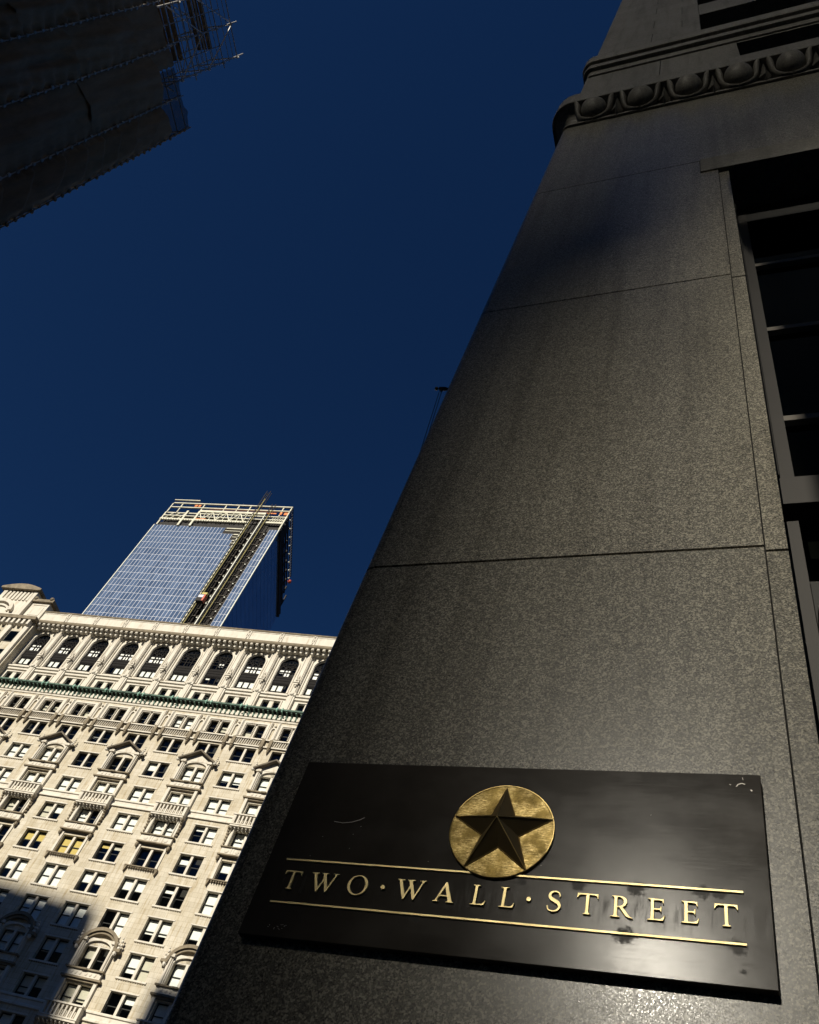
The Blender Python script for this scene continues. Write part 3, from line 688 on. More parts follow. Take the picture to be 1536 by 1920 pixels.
FIX = {(0,0):[No,No],(1,0):[No,No],(2,0):[No,No],(-1,0):[No,No],(-2,0):[('w',.45,.6),No],(-3,0):[No,No],(-4,0):[No,No],(3,0):[No,No],(-5,0):[No,No],
 (1,1):[Fw,Fw],(0,1):[Up,No],(-1,1):[No,No],(-2,1):[No,No],(-3,1):[Fw,Fw],(-4,1):[Fw,('w',.3,1.0)],(2,1):[('w',.45,1.0),('w',.4,1.0)],(3,1):[Fw,Up],
 (0,2):[Fw,Fw],(1,2):[Fw,Fw],(-1,2):[Fw,Fw],(-2,2):[Fw,Fw],(-3,2):[Fw,Fw],(2,2):[Fw,Fw],
 (0,3):[Fw,Fw],(1,3):[Fw,Fw],(-1,3):[('w',.3,1.0),No],(-2,3):[('c',.2,1.0),Up],(-3,3):[('c',.1,1),No],(2,3):[('w',.8,1),Fw],
 (-2,4):[('y',.55,.95),('y',.55,.95)],(-1,4):[('y',.1,.9),('y',.1,.9)],(-3,4):[('y',.4,.8),No],(0,4):[('y',.75,.92),('c',.75,.95)],(1,4):[No,No],(2,4):[('w',.6,.85),No],
 (-2,5):[Up,Fw],(-1,5):[Fw,Fw],(0,5):[Up,Up],(1,5):[Up,Up],(2,5):[('w',.7,.85),No],(3,5):[Fw,No],
 (-1,6):[Fw,Fw],(0,6):[Fw,Fw],(1,6):[No,Fw],(2,6):[('w',.4,1),('w',.4,1)],(2,7):[('w',.3,1),('c',.0,1)],(2,8):[No,('w',.7,1)],(0,7):[('c',.45,1),('c',.5,1)],(1,7):[('c',.5,1),No],(0,8):[('c',.3,1),('c',.6,1)],(1,8):[('c',.1,1),('c',.4,1)]}
for ki, c in zip(KS, BC):
    for ri, (t, b) in enumerate(ROWS):
        odd = ki % 2 != 0
        tt = H(t,0)
        bb = H(b,0)
        window_at(c, tt, bb, FIX.get((ki, ri)) or rnd_spec())
# sills and hood strips of the plain bays
sillme = MB().box(-1.55,1.55,-0.10,0.02,-0.16,0.0).mesh('sill','trim'); hoodme = MB().box(-1.45,1.45,-0.05,0.02,0.03,0.15).mesh('hood_strip','trim')
notch = MB()
for i in range(13): notch.box(-1.45+i*0.24,-1.33+i*0.24,-0.08,0.0,-0.24,-0.165)
notchme = notch.mesh('sill_dentils','weathered')
for ki, c in zip(KS, BC):
    odd = ki % 2 != 0
    for ri, (t, b) in enumerate(ROWS):
        if ri in (2, 8): 
            link('hood_strip', hoodme, tb, (c,0,H(t,0))) if not odd else None
            continue
        if odd and ri in (0,1,3,4,7): continue
        link('sill', sillme, tb, (c,0,H(b,0))); link('sill_dentils', notchme, tb, (c,0,H(b,0)))
        link('hood_strip', hoodme, tb, (c,0,H(t,0)))
# ---- feature bays: gabled or arched aedicule, balcony, boxed window
def arch_pts(hw, spring, top, n=16):
    return [(hw*math.cos(math.pi*i/n), spring+(top-spring)*math.sin(math.pi*i/n)) for i in range(n+1)]   # right to left
def arch_panel(mb, x0, x1, z0, z1, hw, zsp, ztop, y0, y1, n=16):
    """rectangular panel x0..x1,z0..z1 with an arched opening down to z0"""
    ap = arch_pts(hw, zsp, ztop, n)
    top = [(x1+(x0-x1)*i/n, z1) for i in range(n+1)]
    for y, in ((y0,),):
        for i in range(n):
            mb.quad((top[i][0],y,top[i][1]),(ap[i][0],y,ap[i][1]),(ap[i+1][0],y,ap[i+1][1]),(top[i+1][0],y,top[i+1][1]))
        mb.quad((x1,y,z0),(hw,y,z0),(hw,y,zsp),(x1,y,zsp)); mb.quad((x1,y,zsp),(hw,y,zsp),(x1,y,z1),(x1,y,z1+1e-4))
        mb.quad((x0,y,z0),(x0,y,zsp),(-hw,y,zsp),(-hw,y,z0)); mb.quad((x0,y,zsp),(x0,y,z1),(-hw,y,zsp),(-hw,y,zsp-1e-4))
    for i in range(n): mb.quad((ap[i][0],y0,ap[i][1]),(ap[i+1][0],y0,ap[i+1][1]),(ap[i+1][0],y1,ap[i+1][1]),(ap[i][0],y1,ap[i][1]))
    mb.quad((hw,y0,z0),(hw,y0,zsp),(hw,y1,zsp),(hw,y1,z0)); mb.quad((-hw,y0,z0),(-hw,y1,z0),(-hw,y1,zsp),(-hw,y0,zsp))
    mb.quad((x0,y0,z0),(x0,y0,z1),(x0,y1,z1),(x0,y1,z0)); mb.quad((x1,y0,z0),(x1,y1,z0),(x1,y1,z1),(x1,y0,z1)); mb.quad((x0,y0,z1),(x1,y0,z1),(x1,y1,z1),(x0,y1,z1))
def band_ring(mb, hw0, hw1, zsp, zt0, zt1, y0, y1, n=16):
    a = arch_pts(hw0, zsp, zt0, n); b = arch_pts(hw1, zsp, zt1, n)
    for i in range(n):
        q = [a[i], a[i+1], b[i+1], b[i]]
        vs = [(x,y0,z) for x,z in q]+[(x,y1,z) for x,z in q]
        mb.add(vs, [(0,1,2,3),(0,4,5,1),(2,6,7,3),(1,5,6,2),(3,7,4,0)])
def crocket(mb, x, y, z, s=1.0):
    for dx, dz, r_ in ((0,0,.16),(0.12,.26,.12),(-0.08,.30,.1),(0.05,.55,.13),(0.0,.8,.08)): mb.ball((x+dx*s, y, z+dz*s), r_*s, r_*s, r_*s, 6, 4)
def aedicule(gable):
    z2t, z2b = 53.5, 51.5
    yb = -0.34
    A = lambda z, y=yb: H(z,y)-H(52,0)
    mb = MB()
    zs_, zt_ = A(53.55), A(54.25)
    arch_panel(mb, -1.78, 1.78, A(51.65), A(54.42), 1.32, zs_, zt_, -0.22, 0.02)
    for s in (-1,1):                                        # side colonnettes with capitals
        mb.box(s*1.60-0.2, s*1.60+0.2, -0.36, -0.221, A(51.5), A(54.0))
        mb.tube((s*1.60,-0.40,A(51.5)), (s*1.60,-0.40,A(53.9)), 0.11, 8)
        mb.box(s*1.60-0.30, s*1.60+0.30, -0.56, -0.05, A(54.0), A(54.28))
        mb.box(s*1.62-0.16, s*1.62+0.16, -0.30, 0.0, A(47.6), A(50.6)) if gable else mb.box(s*1.62-0.16, s*1.62+0.16, -0.26, 0.0, A(48.2), A(50.6))
    surround = mb.mesh('window_surround', 'trim')
    r = MB()
    if gable:
        ap, ez = A(55.80,-.55), A(54.40,-.55); hwid = 2.32; th = 0.15
        for s in (-1,1):
            q = [(s*hwid, ez), (0, ap), (0, ap-th-0.05), (s*(hwid-0.14), ez-th)]
            r.prism(q if s < 0 else q[::-1], -0.80, 0.02)
        tri = [(-1.95, A(54.30)), (1.95, A(54.30)), (0, A(55.45))]
    else:
        n = 14; ez = A(53.75,-.5); ap = A(34.85+20.64,-.5)
        band_ring(r, 1.72, 2.0, ez, ap-0.32, ap, -0.58, 0.02, n)
        band_ring(r, 1.50, 1.70, ez, ap-0.55, ap-0.34, -0.40, 0.0, n)
        for s in (-1,1): r.box(min(s*1.75,s*2.45), max(s*1.75,s*2.45), -0.6, 0.0, ez-0.22, ez+0.05)
    hood = r.mesh('gable_hood' if gable else 'arch_hood', 'sooty_shade' if gable else 'weathered')  # hood stone is dark for dirt and for the shade beneath it
    top = MB(); top.cur = 0
    if gable:
        top.prism(tri, -0.25, 0.0)
        for s in (-1,1):
            crocket(top, s*2.2, -0.45, ez+0.15, 0.9); top.ball((s*2.25,-0.6,ez-0.15), 0.24,0.2,0.18,6,5)
            q = [(s*hwid, ez+0.004), (0, ap+0.004), (0, ap+0.075), (s*(hwid+0.04), ez+0.075)]
    else:
        for s in (-1,1): crocket(top, s*2.15, -0.4, ez+0.15, 1.2); top.ball((s*2.0,-0.45,ez-0.35),0.2,0.2,0.25,6,5)
    orn = top.mesh('carved_ornament', 'trim')
    # tracery within the arch head: dark-backed lights with stone cusps
    t_ = MB(); zc_ = A(53.42,0.3)
    t_.box(-0.13,0.13,0.0,0.3,A(51.4,0),A(54.2,0)); t_.box(-1.32,1.32,0.02,0.3,zc_-0.14,zc_)
    for s in (-1,1):
        band = arch_pts(0.58, zc_, zc_+0.62, 10); band2 = arch_pts(0.46, zc_, zc_+0.50, 10)
        for i in range(10):
            q = [band2[i],band2[i+1],band[i+1],band[i]]; t_.add([(s*0.72+x,0.0,z) for x,z in q]+[(s*0.72+x,0.25,z) for x,z in q], [(0,1,2,3),(0,4,5,1),(2,6,7,3)])
        for j in range(4): 
            a = R(20+j*46); t_.ball((s*0.72+0.36*math.cos(a), 0.08, zc_+0.12+0.36*math.sin(a)), 0.13,0.06,0.11,6,4)
        t_.ball((s*0.30,0.05,zc_+0.62),0.10,0.05,0.10,6,4)
    t_.add([(-1.32,0.22,zc_-0.1),(1.32,0.22,zc_-0.1),(1.32,0.22,A(54.3,0)),(-1.32,0.22,A(54.3,0))],[(0,1,2,3)])
    trac = t_.mesh('tracery', 'trim')
    # sill ledge, apron and lower ledge
    l_ = MB(); zl = H(51.65,-.45)-H(52,0)
    l_.box(-1.95,1.95,-0.48,0.02,zl-0.14,zl); l_.box(-0.25,0.25,-0.56,-0.481,zl-0.16,zl-0.01)
    for s in (-1,1): l_.box(s*1.75-0.22,s*1.75+0.22,-0.56,-0.481,zl-0.16,zl-0.01)
    ledge0 = l_.mesh('ledge','weathered'); l_ = MB()
    zl2 = H(50.85,-.45)-H(52,0); l_.box(-2.05,2.05,-0.44,0.02,zl2-0.13,zl2+0.04); l_.box(-1.85,1.85,-0.26,0.0,zl2-0.30,zl2-0.131)
    ledge = l_.mesh('ledge', 'weathered')
    ap_ = MB(); ap_.box(-1.78,1.78,-0.30,0.0,zl2+0.041,zl-0.141)
    for x in (-1.2,-0.75,-0.3,0.3,0.75,1.2): ap_.ball((x,-0.31,(zl+zl2)/2-0.03),0.14,0.06,0.17,6,4)
    apron = ap_.mesh('apron', 'trim')
    return [('window_surround',surround),(hood.name.split('.')[0],hood),('carved_ornament',orn),('tracery',trac),('ledge',ledge0),('ledge',ledge),('apron',apron)]
def balcony():
    y = -0.75; z0 = H(48.65,y)-H(48,0); z1 = H(47.42,y)-H(48,0); mb = MB(); hw = 1.88
    mb.box(-hw-0.08,hw+0.08,y-0.08,0.02,z0-0.14,z0); mb.box(-hw,hw,y,0.02,z1-0.22,z1+0.10)
    mb.box(-hw-0.06,hw+0.06,y-0.06,0.02,z1-0.04,z1+0.03)
    for s in (-1,1): mb.box(s*hw-0.22 if s > 0 else -hw, hw if s > 0 else -hw+0.22, y, y+0.2, z1+0.1, z0-0.14); mb.box(s*(hw-0.1)-0.1, s*(hw-0.1)+0.1, y+0.2, 0.0, z1+0.1, z0-0.14)
    n = 8; wd = (2*hw-0.44)/n
    for i in range(n+1):
        x = -hw+0.22+wd*i; mb.box(x-0.085, x+0.085, y+0.02, y+0.16, z1+0.1, z0-0.14)
    mb.box(-hw+0.2, hw-0.2, y+0.45, y+0.5, z1+0.1, z0-0.15)
    bal = mb.mesh('balcony','trim')
    dn = MB()
    for i in range(9): x = -hw+0.18+(2*hw-0.36)*i/8; dn.ball((x,y+0.28,z1-0.33),0.11,0.22,0.12,6,4); dn.box(x-0.09,x+0.09,y+0.35,0.0,z1-0.5,z1-0.22)
    dnt = dn.mesh('balcony_corbels','trim')
    sc_ = MB()
    for s in (-1,1):
        x = s*(hw-0.02)
        for (yy,zz,rr) in ((-0.55,-0.35,.24),(-0.42,-0.65,.17),(-0.30,-0.95,.16),(-0.22,-1.25,.14),(-0.2,-1.6,.18),(-0.13,-1.95,.13)): sc_.ball((x,yy,z1+zz),0.17,rr,rr*1.1,7,5)
    return [('balcony',bal),('balcony_corbels',dnt),('scroll_bracket',sc_.mesh('scroll_bracket','weathered'))]
def boxed():
    mb = MB(); zr = H(46.62,0)-H(46,0); zb = H(44.85,-.4)-H(46,0)
    for s in (-1,1): mb.box(s*1.52-0.18,s*1.52+0.18,-0.22,0.0,zb,zr+0.28); mb.tube((s*1.40,-0.26,zb),(s*1.40,-0.26,zr),0.08,7)
    mb.box(-1.70,1.70,-0.28,0.0,zr+0.28,zr+0.42)
    zc1 = H(43.95,-.4)-H(46,0)
    mb.box(-1.78,1.78,-0.30,0.0,zc1+0.041,zb-0.121)
    for x in (-1.15,0,1.15): mb.ball((x,-0.31,(zb+zc1)/2-0.04),0.26,0.07,0.22,8,4)
    for x in (-0.7,-0.45,0.45,0.7): mb.box(x-0.07,x+0.07,-0.34,-0.30,zc1+0.08,zb-0.16)
    box_ = mb.mesh('window_surround','trim')
    l = MB(); led0 = MB().box(-1.95,1.95,-0.46,0.02,zb-0.12,zb).mesh('ledge','weathered'); l.box(-1.95,1.95,-0.46,0.02,zc1-0.10,zc1+0.04)
    for s in (-1,1): l.ball((s*1.78,-0.22,zc1-0.38),0.2,0.2,0.32,7,5)
    z5b = H(41.15,-.2)-H(46,0)
    led1 = l.mesh('ledge','weathered'); l = MB()
    l.box(-1.85,1.85,-0.32,0.02,z5b-0.1,z5b)
    for i in range(13): l.prism([(-1.62+i*0.27-0.09,z5b-0.11),(-1.62+i*0.27,z5b-0.36),(-1.62+i*0.27+0.09,z5b-0.11)][::1],-0.24,0.0)
    for s in (-1,1): l.prism([(s*1.72-0.17,z5b-0.11),(s*1.72,z5b-0.75),(s*1.72+0.17,z5b-0.11)],-0.28,0.0)
    led = l.mesh('corbel_table','weathered')
    cs = []
    for s in (-1,1): cs.append(('window_jamb', MB().box(s*1.5-0.12,s*1.5+0.12,-0.12,0.0,z5b,zc1-0.15).mesh('window_jamb','trim')))
    return [('window_surround',box_),('ledge',led0),('ledge',led1),('corbel_table',led)]+cs
AG, AR, BAL, BOX = aedicule(True), aedicule(False), balcony(), boxed()
for ki, c in zip(KS, BC):
    if ki % 2 == 0: continue
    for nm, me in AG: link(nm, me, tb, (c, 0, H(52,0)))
    for nm, me in AR: link(nm, me, tb, (c, 0, H(52-20.64,0)))
    for nm, me in BAL: link(nm, me, tb, (c, 0, H(48,0))); link(nm, me, tb, (c, 0, H(48-20.64,0)))
    for nm, me in BOX: link(nm, me, tb, (c, 0, H(46,0)))
# belt courses between the balconies
for zo in (0, -20.64):
    mb = MB()
    prof = [(0.02,H(48.25+zo,0)),(-0.16,H(48.25+zo,-.16)),(-0.22,H(48.18+zo,-.2)),(-0.22,H(48.05+zo,-.2)),(-0.10,H(47.95+zo,-.1)),(-0.10,H(47.62+zo,-.1)),(-0.18,H(47.55+zo,-.2)),(-0.18,H(47.40+zo,-.2)),(-0.08,H(47.32+zo,-.1)),(0.02,H(47.3+zo,0))]
    mb.sweep(prof, UL, UR).build('belt_course', 'trim', tb)
# ---- row of notched windows under the copper cornice
def notch_surround():
    mb = MB(); zt, zb = H(60.32,0)-H(60,0), H(58.45,0)-H(60,0)
    mb.box(-1.60,1.60,-0.16,0.0,zt+0.02,zt+0.26)
    for s in (-1,1): mb.box(s*1.46-0.13,s*1.46+0.13,-0.16,0.0,zb,zt+0.02)
    for i in range(18):
        x = -1.22+i*0.1435
        if abs(x) > 0.15: mb.box(x-0.045,x+0.045,-0.08,0.10,zt-0.13,zt+0.02)
    for x in (-1.27,-0.16,0.16,1.27):
        for j in range(9): z = zb+0.1+j*0.21; mb.box(x-0.05,x+0.05,-0.06,0.30,z,z+0.11)
    return mb.mesh('window_surround','trim')
ns = notch_surround()
def niche():
    mb = MB(); zt, zb = H(60.75,0)-H(60,0), H(58.3,0)-H(60,0)
    for s in (-1,1):
        mb.box(s*0.48-0.14,s*0.48+0.14,-0.20,0.0,zb,zt); mb.box(s*0.48-0.07,s*0.48+0.07,-0.30,-0.201,zb,zt-0.1)
    band_ring(mb,0.20,0.32,zb+1.35,zb+1.62,zb+1.78,-0.18,0.0,10)
    for s in (-1,1): mb.box(s*0.26-0.06,s*0.26+0.06,-0.18,0.0,zb,zb+1.35)
    mb.ball((0,-0.14,zb+2.05),0.16,0.1,0.18,6,4)
    return mb.mesh('pilaster','trim')
nic = niche()
def pendants():
    mb = MB(); zb = H(57.35,-.3)-H(60,0)
    for s in (-1,1):
        mb.box(s*0.48-0.18,s*0.48+0.18,-0.38,0.0,zb-0.08,zb+1.0)
        mb.prism([(s*0.48-0.20,zb-0.08),(s*0.48,zb-0.85),(s*0.48+0.20,zb-0.08)],-0.26,0.0)
        mb.ball((s*0.48,-0.22,zb-0.22),0.2,0.16,0.16,6,4); mb.ball((s*0.48,-0.2,zb-0.5),0.13,0.12,0.15,6,4)
    return mb.mesh('pendant_corbel','weathered')
pen = pendants()
rib = MB(); zb, zt = H(57.5,-.15)-H(60,0), H(58.2,-.15)-H(60,0)
for i in range(12):
    x = -1.7+i*0.285; rib.add([(x,-0.12,zb),(x+0.13,-0.20,zb),(x+0.24,-0.20,zt),(x+0.11,-0.12,zt),(x,0,zb),(x+0.13,0,zb),(x+0.24,0,zt),(x+0.11,0,zt)], [(0,1,2,3),(0,4,5,1),(3,2,6,7),(1,5,6,2),(0,3,7,4)])
ribme = rib.mesh('gadroon_panel','trim')
for ki, c in zip(KS, BC):
    link('window_surround', ns, tb, (c,0,H(60,0))); link('gadroon_panel', ribme, tb, (c,0,H(60,0)))
    link('pilaster', nic, tb, (c+2.2775,0,H(60,0))); link('pendant_corbel', pen, tb, (c+2.2775,0,H(60,0)))
    if ki == -6: link('pilaster', nic, tb, (c-2.2775,0,H(60,0))); link('pendant_corbel', pen, tb, (c-2.2775,0,H(60,0)))
    sp = {1:[No,('c',.3,.7)],0:[('w',.3,1),Fw],-1:[No,No],-2:[No,No],-3:[No,('c',.1,.6)],-4:[('c',.3,.7),('c',.4,.7)],2:[('c',.0,.5),No]}.get(ki) or [No,No]
    window_at(c, H(60.32,0), H(58.45,0), sp)
mb = MB(); mb.sweep([(0.02,H(58.42,0)),(-0.26,H(58.42,-.26)),(-0.26,H(58.28,-.26)),(-0.10,H(58.22,-.1)),(0.02,H(58.22,0))],UL,UR); mb.sweep([(0.02,H(57.46,0)),(-0.20,H(57.46,-.2)),(-0.20,H(57.30,-.2)),(0.02,H(57.2,0))],UL,UR)
mb.build('belt_course','trim',tb)
# ---- copper cornice
mb = MB(); YC = -0.85
mb.sweep([(0.0,H(60.95,0)),(-0.10,H(60.95,0)),(-0.14,H(61.15,0)),(0.0,H(61.15,0))],UL,UR).build('frieze','trim',tb)
zg1 = H(62.98,YC); zg0 = zg1-0.20
mb = MB(); mb.sweep([(0.0,zg0),(YC+0.12,zg0),(YC,zg0+0.06),(YC-0.02,zg1),(YC+0.10,zg1),(YC+0.12,zg0+0.1),(0.0,zg0+0.1)],UL,UR)
mb.sweep([(YC-0.03,zg1-0.06),(YC-0.05,zg1+0.02),(YC+0.1,zg1+0.03),(YC+0.1,zg1-0.01)],UL,UR)
mb.build('copper_gutter','copper',tb)
MB().box(UL,UR,YC+0.14,-0.001,zg0-0.03,zg0-0.001).build('soffit_shade','iron',tb)  # near-black sheet stands for shade behind the brackets
zb_ = H(61.30,0)
def sbracket():
    mb = MB(); hh = zg0-zb_-0.032; pts = [(-0.02,0.0),(-0.16,0.03),(-0.24,0.12),(-0.22,0.3),(-0.30,hh*0.62),(-0.50,hh*0.82),(-0.72,hh*0.9),(-0.74,hh),(0.0,hh)]
    mb.sweep(pts,-0.085,0.085); return mb
brk = MB(); lion = MB()
n = int((UR-UL)/0.6)
for i in range(n+1):
    x = UL+0.3+i*(UR-UL-0.6)/n
    s = sbracket(); brk.add([(v[0]+x,v[1],v[2]+zb_) for v in s.v], s.f)
brk.build('copper_brackets','copper',tb)
fl = MB()
for i in range(n):
    x = UL+0.6+i*(UR-UL-0.6)/n; fl.box(x-0.19,x+0.19,-0.16,0.0,zb_-0.02,zb_+0.36)
fl.build('bracket_panels','trim',tb)
M['verdigris'] = plain('pale_verdigris',(0.22,0.40,0.32),0.7,0,0.35,5)
for ki, c in zip(KS, BC):
    for s in (-1,1):
        mb = MB(); x = c+2.2775+s*0.33
        mb.ball((x,YC-0.05,zg1-0.12),0.15,0.12,0.2,7,5); mb.ball((x,YC+0.02,zg0-0.1),0.11,0.11,0.15,6,4); mb.ball((x,YC-0.02,zg1+0.12),0.09,0.08,0.1,6,4)
        mb.build('lion_mask','verdigris',tb)
# ---- attic storey with tall arched windows
YP, YW, YG = 0.26, 0.62, 0.92
ZA0 = H(ZTOP,0)
ztopA = H(72.1,YP)
def AZf(z, y): return H(z,y)
att = MB()
zsB, zsT = H(62.2,YW), H(64.02,YW)
zaB, zaS, zaT = H(65.42,YW), H(70.02,YW), H(71.25,YW)
zpT = H(71.92,YW)
AW = 1.21
for ki, c in zip(KS, BC):
    x0, x1 = c-1.84, c+1.84
    wall_openings(att, [x0,c-1.12,c-0.28,c+0.28,c+1.12,x1], [ZA0,zsB,zsT,zaB], [(c-1.12,c-0.28,zsB,zsT),(c+0.28,c+1.12,zsB,zsT)], YW, 0.4)
    p = MB(); arch_panel(p, -1.84, 1.84, zaB, zpT, AW, zaS, zaT, YW, YG+0.1, 18)
    att.add([(v[0]+c,v[1],v[2]) for v in p.v], p.f)
    att.quad((c-AW,YW,zaB),(c+AW,YW,zaB),(c+AW,YG+0.2,zaB),(c-AW,YG+0.2,zaB))
    att.quad((x0,YP+0.05,zpT),(x1,YP+0.05,zpT),(x1,YW,zpT),(x0,YW,zpT))
att.build('attic_wall','trim',tb)
rg = MB(); band_ring(rg,AW+0.06,AW+0.24,zaS,zaT+0.06,zaT+0.22,YW-0.10,YW+0.01,18)
for s in (-1,1): rg.box(s*(AW+0.15)-0.09,s*(AW+0.15)+0.09,YW-0.10,YW+0.01,zaB,zaS)
for s in (-1,1): rg.box(s*1.72-0.08,s*1.72+0.08,YW-0.16,YW,zaB,zpT)
rgme = rg.mesh('archivolt','trim')
def pilA():
    mb = MB(); mb.box(-0.45,0.45,YP,YG,ZA0,ztopA); mb.box(-0.24,0.24,YP-0.10,YP-0.001,ZA0,ztopA)
    mb.box(-0.52,0.52,YP-0.14,YW-0.02,zaB-0.55,zaB-0.12)
    mb.tube((-0.36,YP-0.04,zaB),(-0.36,YP-0.04,ztopA-0.2),0.06,7); mb.tube((0.36,YP-0.04,zaB),(0.36,YP-0.04,ztopA-0.2),0.06,7)
    return mb.mesh('pilaster','trim')
pa = pilA()
def shrine():
    mb = MB(); z = H(67.25,YP-.3)
    mb.box(-0.36,0.36,YP-0.46,YP-0.10,z,z+0.16); mb.box(-0.24,0.24,YP-0.36,YP-0.10,z-0.26,z-0.001); mb.ball((0,YP-0.18,z-0.40),0.15,0.16,0.2,7,5)
    for s in (-1,1): mb.bar((s*0.28,YP-0.3,z+0.16),(0,YP-0.3,z+1.0),0.10); mb.ball((s*0.2,YP-0.28,z+0.62),0.08,0.07,0.1,6,4)
    mb.tube((0,YP-0.25,z+0.9),(0,YP-0.25,z+1.5),0.07,6,0.01)
    return mb.mesh('canopied_bracket','trim')
shr = shrine()
bossme = MB().ball((0,YP-0.16,zaB-0.33),0.30,0.14,0.26,9,6).mesh('boss','trim',True)
def win_iron():
    mb = MB(); y0, y1 = YG, YG+0.10; zb, zt = zaB+0.02, zaT
    zsp0, zsp1 = H(66.72,YG), H(68.0,YG)
    mb.box(-AW,AW,y0-0.06,y1,zsp0,zsp1)
    for j in range(3): mb.box(-AW+0.02,AW-0.02,y0-0.10,y0-0.061,zsp0+0.12+j*0.42,zsp0+0.30+j*0.42)
    for x in (-AW+0.06,-0.42,0.42,AW-0.06): mb.box(x-0.06,x+0.06,y0,y1,zb,zsp0); mb.box(x-0.06,x+0.06,y0,y1,zsp1,zaS+0.1)
    for x in (0.0,): mb.box(x-0.03,x+0.03,y0+0.02,y1-0.02,zsp1,zaS)
    for z in (zb+0.05,zb+0.42,zsp0-0.06,zsp1+0.06,(zsp1+zaS)/2-0.1,zaS-0.5): mb.box(-AW,AW,y0+0.012,y1-0.012,z-0.045,z+0.045)
    # tracery of the head
    band_ring(mb,AW-0.14,AW,zaS,zaT-0.14,zaT,y0-0.05,y1,14)
    for cx in (-0.8,0.0,0.8):
        a = arch_pts(0.36,zaS-0.45,zaS-0.02,8); b = arch_pts(0.26,zaS-0.45,zaS-0.12,8)
        for i in range(8):
            q=[b[i],b[i+1],a[i+1],a[i]]; mb.add([(cx+x,y0-0.03,z) for x,z in q]+[(cx+x,y1,z) for x,z in q],[(0,1,2,3),(0,4,5,1),(2,6,7,3)])
    for cx, cz in ((-0.42,0.25),(0.42,0.25),(0,0.62),(-0.75,0.28),(0.75,0.28),(0,0.15)):
        for k in range(6):
            a0, a1 = R(60*k), R(60*k+60); mb.bar((cx+0.24*math.cos(a0),y0,zaS+cz+0.24*math.sin(a0)),(cx+0.24*math.cos(a1),y0,zaS+cz+0.24*math.sin(a1)),0.07)
    return mb.mesh('window','iron'), zb, zsp0, zsp1
wi, zwb, zw0, zw1 = win_iron()
pg1 = MB().box(-AW,AW,YG+0.06,YG+0.066,zwb,zw0).mesh('pane','pane')
pg2 = MB(); ap = arch_pts(AW-0.02,zaS,zaT-0.02,14)
pg2.add([(AW-0.02,YG+0.06,zw1),(-AW+0.02,YG+0.06,zw1)]+[(x,YG+0.06,z) for x,z in ap[::-1]], [tuple(range(len(ap)+2))]); pg2 = pg2.mesh('pane','pane')
lights = [(-1.09,-0.48),(-0.36,0.36),(0.48,1.09)]
def attic_blinds(parent, lower, upper):
    for i, ch in enumerate(lower):
        if ch == '.': continue
        a, b = lights[i]; lo, hi = {'F':(0.02,0.97),'U':(0.35,0.97),'t':(0.75,0.9)}[ch]
        MB().box(a,b,YG+0.12,YG+0.125,zwb+(zw0-zwb)*lo,zwb+(zw0-zwb)*hi).build('blind','blind',parent)
    for i, ch in enumerate(upper):
        if ch == '.': continue
        a, b = lights[i]; zt = zaS-0.48; lo, hi = {'F':(0.05,1.0),'U':(0.5,1.0)}[ch]
        MB().box(a,b,YG+0.12,YG+0.125,zw1+(zt-zw1)*lo,zw1+(zt-zw1)*hi).build('blind','blind',parent)
ABL = {-6:('FF.','FF.'),-5:('FF.','FF.'),-4:('FF.','FF.'),-3:('.FF','FFF'),-2:('FFF','FFF'),-1:('FFF','...'),0:('t..','.U.'),1:('FFF','FFF'),2:('FF.','UF.'),3:('FFF','FF.'),4:('FF.','.F.'),5:('FFF','FFF')}
smf = MB()
for s in (-1,1):
    x0, x1 = (0.28,1.12) if s > 0 else (-1.12,-0.28)
    smf.box(x0,x0+0.07,YW+0.26,YW+0.36,zsB,zsT); smf.box(x1-0.07,x1,YW+0.26,YW+0.36,zsB,zsT); smf.box(x0+0.07,x1-0.07,YW+0.26,YW+0.36,zsT-0.07,zsT); smf.box(x0+0.07,x1-0.07,YW+0.27,YW+0.35,(zsB+zsT)/2-0.03,(zsB+zsT)/2+0.03)
smf = smf.mesh('window','sash'); smp = MB().box(0.30,1.10,YW+0.30,YW+0.306,zsB,zsT).mesh('pane','pane'); smb_ = MB().box(0.36,1.05,YW+0.37,YW+0.375,zsB,zsT-0.75).mesh('blind','blind')
smsur = MB(); smsur.box(-1.35,1.35,YW-0.10,YW,zsT+0.05,zsT+0.22)
for s in (-1,1): smsur.box(s*1.24-0.09,s*1.24+0.09,YW-0.10,YW,ZA0,zsT+0.05)
smsur = smsur.mesh('window_surround','trim')
for ki, c in zip(KS, BC):
    link('archivolt', rgme, tb, (c,0,0)); link('pilaster', pa, tb, (c+2.2775,0,0)); link('canopied_bracket', shr, tb, (c+2.2775,0,0)); link('boss', bossme, tb, (c+2.2775,0,0))
    wv_ = link('window', wi, tb, (c,0,0)); link('pane', pg1, wv_); link('pane', pg2, wv_); attic_blinds(wv_, *ABL[ki])
    sw = link('window', smf, tb, (c,0,0)); link('window_surround', smsur, tb, (c,0,0))
    link('pane', smp, sw); link('pane', smp, sw, (-1.40,0,0)); link('blind', smb_, sw); link('blind', smb_, sw, (-1.41,0,0))
link('pilaster', pa, tb, (BC[0]-2.2775,0,0)); link('canopied_bracket', shr, tb, (BC[0]-2.2775,0,0))
mb = MB(); mb.sweep([(YW+0.01,H(65.35,YW)),(YP-0.02,H(65.30,YP)),(YP-0.02,H(65.12,YP)),(YP+0.2,H(65.05,YP)),(YW+0.01,H(65.0,YW))],UL,UR)
mb.sweep([(YW+0.01,H(64.85,YW)),(YW-0.2,H(64.75,YW)),(YW-0.2,H(64.45,YW)),(YW+0.01,H(64.4,YW))],UL,UR).build('belt_course','trim',tb)
